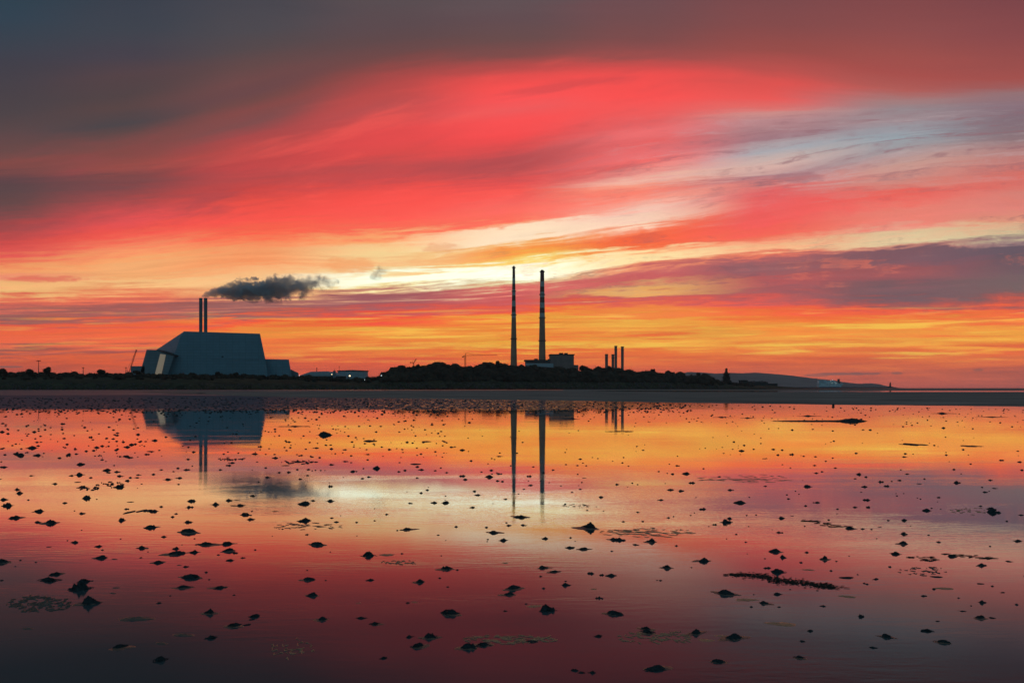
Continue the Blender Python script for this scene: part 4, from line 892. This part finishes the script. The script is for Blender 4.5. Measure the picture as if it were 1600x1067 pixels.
# landmarks among the casts: photo px, py, how it looks, short name others are placed by
LAND = [
 (703, 958, 'tallest pointed dark cast with pale sand skirt near bottom centre', 'the tallest pointed cast'),
 (733, 1011, 'left lump of the twin humped cast at the bottom centre', 'the twin humped cast'),
 (754, 1007, 'right lump of the twin humped cast at the bottom centre', None),
 (856, 953, 'pointed dark cast with a curved pale sand tail behind it', 'the cast with the pale tail'),
 (961, 959, 'broad lone dark cast right of the cast with the pale tail', 'the broad lone cast'),
 (803, 919, 'rear one of two dark casts stacked close together near the centre', 'the stacked pair of casts'),
 (795, 929, 'front one of two dark casts stacked close together near the centre', None),
 (1024, 1045, 'broad low lumpy cast nearest the bottom edge right of centre', 'the broad bottom cast'),
 (674, 996, 'ragged dark cast left of the twin humped cast', 'the ragged cast left of the twin humps'),
 (88, 897, 'rear peak of the big double cast at the far left', None),
 (77, 907, 'front peak of the big double cast at the far left', 'the big double cast at far left'),
 (132, 909, 'sharp rear peak of the two big casts above the ripple patch', None),
 (123, 920, 'broad front mound of the two big casts above the ripple patch', 'the two big casts above the ripple patch'),
 (142, 942, 'long low cast right of the rippled sand patch', 'the long low cast by the ripple patch'),
 (300, 903, 'broad dark cast with a flat tail to its left', 'the broad cast with flat tail'),
 (343, 918, 'upright diamond shaped cast in the dark red water at left', 'the upright diamond cast'),
 (366, 977, 'smooth round cast with a low spit beside it, lower left', 'the smooth round cast lower left'),
 (249, 1031, 'dark cast nearest the bottom edge at the left', 'the bottom left cast'),
 (495, 851, 'large dark cast in the fading red water left of centre', 'the large cast in fading red water'),
 (1146, 996, 'pointed dark cast with wide sand skirt at lower right', 'the skirted cast at lower right'),
 (1123, 1034, 'dark cast nearest the bottom edge at the right', 'the bottom right cast'),
 (1400, 865, 'big rounded cast with a thin tail to its right', 'the big rounded cast at right'),
 (1210, 862, 'dark double topped cast above the seaweed raft', 'the double topped cast above the seaweed'),
 (814, 808, 'big dark cast below the tip of the slimmer chimney reflection', 'the cast below the chimney reflection'),
 (919, 825, 'spread pointed cast right of the chimney reflections in the red band', 'the spread cast in the red band'),
 (636, 827, 'dark diamond cast in the red band left of the chimney reflections', 'the left diamond cast of the red band'),
 (771, 832, 'dark diamond cast below the cast at the chimney reflection tip', 'the diamond cast below the chimney tip'),
 (1552, 800, 'front lump of the big double cast at the far right', 'the big double cast at far right'),
 (1548, 795, 'rear lump of the big double cast at the far right', None),
 (1155, 786, 'wide lumpy cast in the grey purple water right of centre', 'the wide lumpy cast in purple water'),
 (1447, 797, 'dark mound left of the big double cast at far right', 'the mound left of the far right pair'),
 (1135, 816, 'dark cast with a smaller one touching behind, at the red band edge', 'the cast at the red band edge'),
 (1328, 826, 'dark cast with two tiny ones trailing right of it', 'the cast with two tiny followers'),
 (60, 799, 'tall diamond shaped cast in the pale water at far left', 'the tall diamond cast at far left'),
 (300, 783, 'dark diamond cast in front of the incinerator stacks reflection', 'the diamond cast below the stacks reflection'),
 (236, 824, 'large diamond cast in the salmon water at left', 'the large diamond cast in salmon water'),
 (11, 790, 'wide dark cast close to the left edge in pale water', 'the wide cast by the left edge'),
 (508, 680, 'dark wide cast alone in the orange water right of the incinerator reflection', 'the lone cast in orange water'),
 (263, 749, 'dark cast left of the two stacks reflection', 'the cast left of the stacks reflection'),
 (127, 726, 'long cast among the scattered ones at the far left', 'the long cast among the left scatter'),
 (58, 712, 'squat cast at the left side of the scattered field', 'the squat cast of the left scatter'),
 (198, 699, 'wide cast in the middle of the scattered field at left', 'the wide cast of the left scatter'),
 (430, 709, 'ragged cast just right of the incinerator reflection', 'the ragged cast right of the incinerator reflection'),
 (720, 743, 'dark pair forming cast left of the slimmer chimney reflection', 'the cast left of the chimney reflection'),
 (827, 744, 'upright dark cast between the two chimney reflections', 'the cast between the chimney reflections'),
 (574, 732, 'cast in the purple water left of centre', 'the cast in purple water left of centre'),
 (1237, 710, 'dark cast in the yellow water right of centre', 'the cast in yellow water'),
 (1262, 760, 'wide low cast in the purple water at right', 'the wide low cast in purple water'),
 (1342, 741, 'diamond cast in the dusky water at right', 'the diamond cast in dusky water'),
 (1495, 754, 'flat winged cast in grey water at right', 'the winged cast at right'),
 (1593, 722, 'cast by the right edge in the red water', 'the cast by the right edge'),
 (1083, 765, 'cast in the purple water right of the chimney reflections', 'the cast right of the chimney reflections'),
 (940, 777, 'cast in the pale band right of the chimney reflections', 'the cast in the pale band'),
]
def cast_mesh(name, seed, ratio, seg, rings, m, flat=False, tails=True):
    """unit-wide mound: steep lumpy coil heap on a smooth apron"""
    rng = random.Random(seed); b = MB(); off = Vector((seed * 3.7, seed * 1.3, 0))
    lop = (rng.uniform(-.12, .12), rng.uniform(-.1, .1)); ex = rng.uniform(0.8, 1.0)
    el = [rng.uniform(0.75, 1.15) for _ in range(5)]
    peaks = [(rng.uniform(-.16, .16), rng.uniform(-.06, .06), rng.uniform(0.7, 0.95), rng.uniform(0.20, 0.34))]
    for _ in range(rng.choice((2, 3, 3, 4, 5))):
        aa = rng.uniform(0, 6.28); rr0 = rng.uniform(0.14, 0.34); peaks.append((math.cos(aa) * rr0, math.sin(aa) * rr0 * 0.6, rng.uniform(0.25, 0.75), rng.uniform(0.10, 0.22)))
    for j in range(rings + 1):
        t = j / rings
        for i in range(seg):
            a = 2 * math.pi * i / seg
            rr = 0.5 * t * (1 + 0.22 * math.sin(a * 2 + el[0] * 6) * el[1] * 0.7 + 0.16 * math.sin(a * 3 + el[2] * 9))
            x = math.cos(a) * rr + lop[0] * (1 - t); y = math.sin(a) * rr * ex + lop[1] * (1 - t)
            z = 0.10 * (1 - t) ** 1.3
            for qx, qy, qh, qr in peaks:
                dd = math.hypot(x - qx, y - qy) / qr
                if dd < 1: z = max(z, 0.10 * (1 - t) ** 1.3 + qh * (1 - dd ** 1.35) ** 0.9)
            z *= ratio
            if flat: z = ratio * (1 - t) ** 0.6
            p = Vector((x, y, z))
            n = mnoise.noise(p * 7 + off) * 0.6 + mnoise.noise(p * 15 + off) * 0.5 + mnoise.noise(p * 30 + off) * 0.25
            k = (0.20 if flat else 0.36) * ratio * (1 if t < 0.75 else (1 - t) * 3)
            p.z += n * k
            p.x += mnoise.noise(p * 12 + off + Vector((5, 0, 0))) * 0.045 * (1 - t * 0.3)
            p.y += mnoise.noise(p * 12 + off + Vector((0, 5, 0))) * 0.045
            if j == rings: p.z = -0.03
            b.v.append(tuple(p))
    for j in range(rings):
        for i in range(seg): b.f.append((j * seg + i, (j + 1) * seg + i, (j + 1) * seg + (i + 1) % seg, j * seg + (i + 1) % seg))
    if not flat and seg >= 30:      # coils of cast sand heaped on top
        for c in range(9):
            a0 = rng.uniform(0, 6.28); r0 = rng.uniform(0.03, 0.24); zz = ratio * max(0.05, 0.80 * (1 - r0 / 0.33)) + 0.008
            pts = []
            for s in range(6):
                aa = a0 + s * 0.55; r1 = r0 + 0.012 * math.sin(s * 2.1)
                pts.append(Vector((math.cos(aa) * r1 + lop[0] * (1 - r0 * 2), math.sin(aa) * r1 * ex + lop[1] * (1 - r0 * 2), zz + 0.012 * math.sin(s * 1.7 + c))))
            for p, q in zip(pts, pts[1:]): b.tube(p, q, 0.026, 0.024, 6)
    me = b.mesh(name, m, smooth=True)
    return me
def hump_mesh(name, seed, ratio, m):
    rng = random.Random(seed); b = MB(); seg, rings = 40, 7; off = Vector((seed * 2.1, seed, 0))
    ph = [rng.uniform(0, 6.28) for _ in range(4)]
    for j in range(rings + 1):
        t = j / rings
        for i in range(seg):
            a = 2 * math.pi * i / seg
            rr = 0.5 * t * (1 + 0.12 * math.sin(a * 2 + ph[0]) + 0.10 * math.sin(a * 3 + ph[1]) + 0.07 * math.sin(a * 5 + ph[2]))
            p = Vector((math.cos(a) * rr, math.sin(a) * rr * 0.55, 0))
            p.z = ratio * (1 - t * t) + (0.75 * mnoise.noise(p * 7 + off) + 0.35 * mnoise.noise(p * 19 + off)) * ratio * (1 - 0.6 * t) - 0.12 * ratio
            if j == rings: p.z = -0.012
            b.v.append(tuple(p))
    for j in range(rings):
        for i in range(seg): b.f.append((j * seg + i, (j + 1) * seg + i, (j + 1) * seg + (i + 1) % seg, j * seg + (i + 1) % seg))
    return b.mesh(name, m, smooth=True)

def casts():
    items = []
    for ox, oy, s, txt in CASTS:
        for it in txt.split():
            kind = 'c'
            if it[-1] in 'ft': kind = it[-1]; it = it[:-1]
            x, y, wd = (float(v) for v in it.split(','))
            items.append([ox + x / s, oy + y / s, wd / s, kind])
    humps = [i for i in items if i[3] == 't']; items = [i for i in items if i[3] != 't']
    items.sort(key=lambda i: -i[2])
    ids = items[:300]; rest = items[300:]
    big = [cast_mesh('worm_cast', 11 + k, 0.24 + 0.02 * ((k * 5) % 9), 34, 15, M['cast']) for k in range(16)]
    small = [cast_mesh('worm_cast', 131 + k, 0.20 + 0.02 * ((k * 5) % 8), 20, 8, M['cast']) for k in range(14)]
    flats = [cast_mesh('mud_patch', 51 + k, 0.09, 22, 7, M['cast'], True) for k in range(4)]
    skirts = [hump_mesh('sand_skirt', 71 + k, 0.035, M['tandark']) for k in range(4)]
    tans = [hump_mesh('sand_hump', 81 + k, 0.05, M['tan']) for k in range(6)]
    darks = [hump_mesh('sand_hump', 181 + k, 0.07, M['tandark']) for k in range(4)]  # darker sand colour stands in for the shaded near faces of these humps
    rng = random.Random(21)
    # landmarks
    land = {}
    for lx, ly, lab, short in LAND:
        best = min((i for i in range(len(ids)) if i not in land), key=lambda i: (ids[i][0] - lx) ** 2 + (ids[i][1] - ly) ** 2)
        land[best] = (lab, short)
    named = [(ids[i][0], ids[i][1], s) for i, (l, s) in land.items() if s]
    slots = {}
    for i, (x, y, wd, kind) in enumerate(ids):
        if i in land: continue
        n = min(named, key=lambda q: ((q[0] - x) / 1.6) ** 2 + (q[1] - y) ** 2 + 0.01)
        dx, dy = (x - n[0]) / 1.6, y - n[1]
        a = (math.degrees(math.atan2(dy, dx)) + 360 + 22.5) % 360
        d = ('right of', 'front right of', 'in front of', 'front left of', 'left of', 'behind left of', 'behind', 'behind right of')[int(a // 45)]
        slots.setdefault((n[2], d), []).append((dx * dx + dy * dy, i))
    ORD = ['nearest', 'second', 'third', 'fourth', 'fifth', 'sixth', 'seventh', 'eighth', 'ninth', 'tenth', 'eleventh', 'twelfth', 'thirteenth', 'fourteenth']
    labels = {}
    for (short, d), lst in slots.items():
        lst.sort()
        for q, (_, i) in enumerate(lst):
            what = 'flat mud patch' if ids[i][3] == 'f' else 'dark cast'
            labels[i] = ('%s %s %s %s' % (ORD[min(q, 13)], what, d, short)) if len(lst) > 1 else 'lone %s %s %s' % (what, d, short)
    for i, (x, y, wd, kind) in enumerate(ids):
        p = G(x, y); W = wd / F * p.y
        me = rng.choice(flats) if kind == 'f' else rng.choice(big if wd > 12 else small)
        o = bpy.data.objects.new('mud_patch' if kind == 'f' else 'worm_cast', me); COL.objects.link(o)
        o.location = p; o.rotation_euler = (0, 0, rng.uniform(-0.5, 0.5) + (math.pi if rng.random() < 0.5 else 0))
        el = rng.uniform(0.95, 1.4)
        o.scale = (W * (el if kind == 'c' else 0.8), W * (0.9 if kind == 'c' else 0.5), W * (0.7 if kind == 'f' else 0.95) * rng.uniform(0.7, 1.1))
        lab = land[i][0] if i in land else labels[i]
        tag(o, lab, 'mud patch' if kind == 'f' else 'worm cast', 'dark worm casts dotted over the wet flat')
        if kind == 'c' and wd > 15 and y > 800 and rng.random() < 0.8:
            s = bpy.data.objects.new('sand_skirt', rng.choice(skirts)); COL.objects.link(s); s.parent = o
            k = rng.uniform(1.1, 1.45); s.scale = (k, k * 1.3, 1.6); s.location = (rng.uniform(-.16, .16), rng.uniform(-.05, .25), 0)
    # pale sand humps
    named2 = named + [(1225, 907, 'the seaweed raft'), (60, 945, 'the ripple patch')]
    slots = {}
    for i, (x, y, wd, kind) in enumerate(humps):
        n = min(named2, key=lambda q: ((q[0] - x) / 1.6) ** 2 + (q[1] - y) ** 2)
        dx, dy = (x - n[0]) / 1.6, y - n[1]; a = (math.degrees(math.atan2(dy, dx)) + 360 + 45) % 360
        d = ('right of', 'in front of', 'left of', 'behind')[int(a // 90)]
        slots.setdefault((n[2], d), []).append((dx * dx + dy * dy, i))
    for (short, d), lst in slots.items():
        lst.sort()
        for q, (_, i) in enumerate(lst):
            x, y, wd, kind = humps[i]; p = G(x, y); W = wd / F * p.y
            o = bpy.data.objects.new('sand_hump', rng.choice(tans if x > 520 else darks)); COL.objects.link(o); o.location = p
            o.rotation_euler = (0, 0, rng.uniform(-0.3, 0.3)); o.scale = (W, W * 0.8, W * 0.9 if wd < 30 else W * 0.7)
            tone = 'pale smooth' if x > 520 else 'low shaded'
            lab = ('%s %s sand hump %s %s' % (ORD[q], tone, d, short)) if len(lst) > 1 else '%s sand hump %s %s' % (tone, d, short)
            tag(o, lab, 'sand hump', 'low humps of sand breaking the water film')
    # the small far ones, one object
    b = MB(); src = [cast_mesh('tmp', 91 + k, 0.34, 9, 4, None) for k in range(4)]
    geo = [([tuple(v.co) for v in m.vertices], [tuple(f.vertices) for f in m.polygons]) for m in src]
    def put(px, py, wpx):
        p = G(px, py); W = wpx / F * p.y; vs, fs = rng.choice(geo); c, s = math.cos(rng.uniform(-.5, .5)), 0.2
        b.add([(p.x + v[0] * W * rng.choice((1,)) * 1.1, p.y + v[1] * W, v[2] * W * c) for v in vs], fs)
    for x, y, wd, kind in rest: put(x, y, wd)
    for _ in range(1900):
        px = rng.uniform(-40, 1080); y = 621 + 24 * rng.random() ** 0.8
        if y < interp(NEAR, px) + 0.6: continue
        put(px, y, rng.uniform(1.5, 5.5))
    for _ in range(520):
        px = rng.uniform(-20, 1640); y = interp(NEAR, px) + 2 + 30 * rng.random() ** 2.2
        put(px, max(y, 622), rng.uniform(1.5, 4.5))
    for _ in range(420):
        px = rng.uniform(-20, 700); y = 640 + 75 * rng.random() ** 1.5
        if 230 < px < 410 and rng.random() < 0.6: continue
        put(px, y, rng.uniform(2, 6))
    for _ in range(260):
        px = rng.uniform(-20, 1620); y = 650 + 300 * rng.random() ** 1.6
        put(px, y, rng.uniform(1.5, 3.0) * (1 + (y - 650) / 200))
    tag(b.build('worm_cast_scatter', M['cast'], smooth=True), 'countless tiny dark worm casts specking the far part of the flat', 'worm casts', None, 'stuff')
    for m in src: bpy.data.meshes.remove(m)
casts()

# ------------------------------------------------------------------ seaweed, ripple patches, mud ridge
def raft(name, line, thick, n, m, label, cat, seed, size=0.03, hgt=0.02, spread=9):
    rng = random.Random(seed); b = MB()
    for _ in range(n):
        t = rng.random() * (len(line) - 1); i = int(t); f = t - i
        px = line[i][0] + (line[i + 1][0] - line[i][0]) * f; py = line[i][1] + (line[i + 1][1] - line[i][1]) * f
        th = thick * (0.5 + 0.5 * math.sin(math.pi * (i + f) / (len(line) - 1)))
        if n > 200 and mnoise.noise(Vector((px * 0.11, py * 0.25, seed + 9))) < -0.12: continue
        th *= 0.35 + 1.1 * max(0.0, 0.5 + mnoise.noise(Vector((px * 0.07, seed, 0))))
        p = G(px + rng.gauss(0, spread), py + rng.gauss(0, th / 5) + 2.0 * mnoise.noise(Vector((px * 0.12, seed, 5)))); an = rng.gauss(0, 0.45 if n > 200 else 0.2); L = size * rng.uniform(0.7, 2.2)
        d = Vector((math.cos(an), math.sin(an), 0)); h = hgt * rng.random()
        q = p + d * L; mid = p.lerp(q, 0.5) + Vector((0, 0, h * 0.8 + 0.002))
        p.z = 0.003; q.z = 0.003 + h * 0.5
        fat = 1.0 if n > 200 else 0.55
        b.tube(p, mid, size * 0.13 * fat, size * 0.17 * fat, 5); b.tube(mid, q, size * 0.17 * fat, size * 0.08 * fat, 5)
    o = tag(b.build(name, m), label, cat, None, 'stuff'); return o
raft('seaweed_raft', [(1145, 898), (1183, 899), (1220, 907), (1265, 912), (1304, 918)], 13, 750, M['weed'], 'long dark raft of seaweed lying on the wet flat at right', 'seaweed', 1, 0.012, 0.004)
raft('seaweed_strand', [(1470, 866), (1500, 868), (1545, 872)], 4, 34, M['weed'], 'thin spread strand of seaweed right of the big rounded cast', 'seaweed', 2, 0.026, 0.002)
raft('seaweed_clump', [(1415, 868), (1440, 873), (1455, 876)], 2, 20, M['weed'], 'wispy tail of seaweed beside the big rounded cast at right', 'seaweed', 3, 0.026, 0.002)
raft('seaweed_trail', [(1255, 812), (1285, 818), (1315, 823)], 3, 30, M['weed'], 'dark trail of weed behind the cast with two tiny followers', 'seaweed', 4, 0.03, 0.002)

def ripples(name, cx, cy, w, h, n, m, label, seed, hgt=0.0035):
    """low sand ridges just breaking the film of water"""
    rng = random.Random(seed); b = MB()
    for k in range(int(n * 1.8)):
        a = rng.uniform(0, 6.28); r = math.sqrt(rng.random()); px = cx + math.cos(a) * r * w / 2; py = cy + math.sin(a) * r * h / 2
        L = rng.uniform(0.06, 0.22) * w * (1 - 0.5 * r); c = G(px, py); Lm = L / F * c.y; wd = rng.uniform(0.004, 0.010) * max(1, c.y / 6)
        seg = 9; ph = rng.uniform(0, 9); vs = []
        for i in range(seg + 1):
            t = i / seg; x = c.x + (t - 0.5) * Lm; y = c.y + wd * 1.5 * math.sin(t * 5 + ph); e = math.sin(math.pi * t) ** 0.5 if 0 < t < 1 else 0
            for dy, z in ((-1, -0.006), (-0.2, hgt), (0.3, hgt * 0.8), (1, -0.006)): vs.append((x, y + dy * wd * (0.3 + 0.7 * e), z * e - 0.002 * (1 - e)))
        fs = [(i * 4 + j, (i + 1) * 4 + j, (i + 1) * 4 + j + 1, i * 4 + j + 1) for i in range(seg) for j in range(3)]
        b.add(vs, fs)
    return tag(b.build(name, m, smooth=True), label, 'sand ripples', None, 'stuff')
ripples('sand_ripples', 60, 943, 105, 26, 60, M['tandark'], 'oval patch of rippled dark sand at the lower left', 1, 0.005)
ripples('sand_ripples', 172, 757, 42, 10, 16, M['cast'], 'dark rippled mud island in the pale water left of the stacks reflection', 2, 0.010)
ripples('sand_ripples', 135, 763, 40, 7, 12, M['cast'], 'smaller dark rippled mud island beside the larger one at left', 3, 0.010)
ripples('sand_ripples', 363, 717, 46, 5, 14, M['cast'], 'dark rippled mud bar crossing the reflection of the two stacks', 4, 0.010)
ripples('sand_ripples', 465, 722, 60, 6, 16, M['cast'], 'dark thin mud bars right of the stacks reflection', 5, 0.010)
ripples('sand_ripples', 480, 822, 110, 12, 26, M['tandark'], 'faint rippled sand patch in front of the smoke reflection', 6, 0.0035)
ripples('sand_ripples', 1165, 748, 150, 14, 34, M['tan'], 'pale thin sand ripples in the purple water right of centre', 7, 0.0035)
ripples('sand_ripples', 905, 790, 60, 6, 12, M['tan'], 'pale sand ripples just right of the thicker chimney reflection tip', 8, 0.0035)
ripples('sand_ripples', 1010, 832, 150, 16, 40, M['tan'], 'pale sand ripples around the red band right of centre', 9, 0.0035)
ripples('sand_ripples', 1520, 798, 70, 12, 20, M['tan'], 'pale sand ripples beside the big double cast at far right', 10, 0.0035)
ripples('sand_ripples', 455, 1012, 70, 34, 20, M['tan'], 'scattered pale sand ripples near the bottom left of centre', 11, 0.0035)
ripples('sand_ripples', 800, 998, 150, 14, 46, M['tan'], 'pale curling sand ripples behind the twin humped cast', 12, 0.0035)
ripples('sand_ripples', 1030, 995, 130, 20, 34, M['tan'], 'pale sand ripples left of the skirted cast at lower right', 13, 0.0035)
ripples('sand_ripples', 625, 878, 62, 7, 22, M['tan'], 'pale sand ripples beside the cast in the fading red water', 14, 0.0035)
ripples('sand_ripples', 1440, 892, 80, 14, 20, M['tandark'], 'thin broken sand ripples in the grey water at right', 15, 0.0035)

def ridge(px0, px1, peak, py, hpx, label, name='mud_ridge', m='cast', dep=0.28):
    b = MB(); n = 60; rng = random.Random(int(px0))
    for i in range(n + 1):
        t = i / n; px = px0 + (px1 - px0) * t
        g = math.exp(-((px - peak) / ((px1 - px0) * 0.11)) ** 2); e = math.sin(math.pi * t) ** 0.5 if 0 < t < 1 else 0
        c = G(px, py); hz = (hpx / F * c.y) * (0.22 * e + 0.78 * g * e) * (1 + 0.3 * mnoise.noise(Vector((px * 0.3, 0, 0))))
        wd = dep * (0.4 + 0.6 * e)
        for dy, f in ((-1, -0.03), (-0.6, 0.5), (0, 1), (0.6, 0.6), (1, -0.03)):
            b.v.append((c.x, c.y + dy * wd + 0.2 * mnoise.noise(Vector((px * 0.15, dy, 2))), hz * f if f > 0 else -0.01))
    for i in range(n):
        for j in range(4): b.f.append((i * 5 + j, (i + 1) * 5 + j, (i + 1) * 5 + j + 1, i * 5 + j + 1))
    return tag(b.build(name, M[m], smooth=True), label, 'mud ridge')
ridge(1205, 1356, 1335, 658, 7.0, 'long dark mud ridge with a hump at its right end in orange water')
ridge(1245, 1283, 1262, 650, 1.6, 'thin dark mud bar behind the long mud ridge')
ridge(1112, 1145, 1128, 652, 1.4, 'thin dark mud bar left of the long mud ridge')
ridge(1156, 1180, 1168, 653.2, 1.6, 'short dark mud bar nearest the left tip of the long mud ridge')
ridge(1455, 1495, 1472, 646, 2.2, 'dark mud bar near the sand bar at right')
ridge(1525, 1575, 1550, 651.6, 1.2, 'thin dark mud bar close to the right edge')
ridge(1408, 1450, 1425, 694.6, 1.8, 'flat dark mud bar alone in the yellow water at right')
ridge(1500, 1535, 1512, 697, 1.2, 'thin mud bar right of the flat bar in yellow water')
ridge(945, 990, 980, 674, 1.2, 'thin dark mud bar under the four stacks reflection')
ridge(880, 906, 895, 654.6, 1.8, 'dark mud bar right of the thicker chimney reflection')
ridge(435, 485, 460, 666.3, 1.6, 'thin dark mud bar right of the incinerator reflection')
ridge(660, 700, 680, 643.3, 1.6, 'dark mud bar in the far orange water left of the chimney reflections')
ridge(200, 235, 225, 799, 1.8, 'low sand tail stretching left of a dark cast at left', dep=0.15)
ridge(255, 325, 316, 615.4, 2.4, 'dark low mud bank on the far wet sand below the incinerator', dep=3.0)
# round buoy on the wet sand edge
o = MB(); g = G(1302, 634.5); o.ball((g.x, g.y, 0.06), 0.085, 14, 9); ob = o.build('buoy', M['iron'], None, True, tuple(g))
tag(ob, 'small dark round buoy at the near edge of the sand bar', 'buoy')
o = MB(); o.tube((g.x, g.y, 0.13), (g.x, g.y, 0.17), 0.03, 0.025, 8); o.build('buoy_cap', M['iron'], ob)

# ------------------------------------------------------------------ haze
HAZE = 0.00005
if HAZE > 0:
    m = bpy.data.materials.new('haze_air'); m.use_nodes = True
    k = NT(m.node_tree); k.n.clear()
    o = k.new('ShaderNodeOutputMaterial'); p = k.new('ShaderNodeVolumePrincipled'); k.l.new(p.outputs[0], o.inputs['Volume'])
    p.inputs['Color'].default_value = (0.9, 0.85, 0.85, 1); p.inputs['Density'].default_value = HAZE
    b = MB(); b.box((0, 4950, 109), (26000, 10300, 222)); tag(b.build('haze', m), 'thin dusk haze over the bay', 'haze', None, 'stuff')
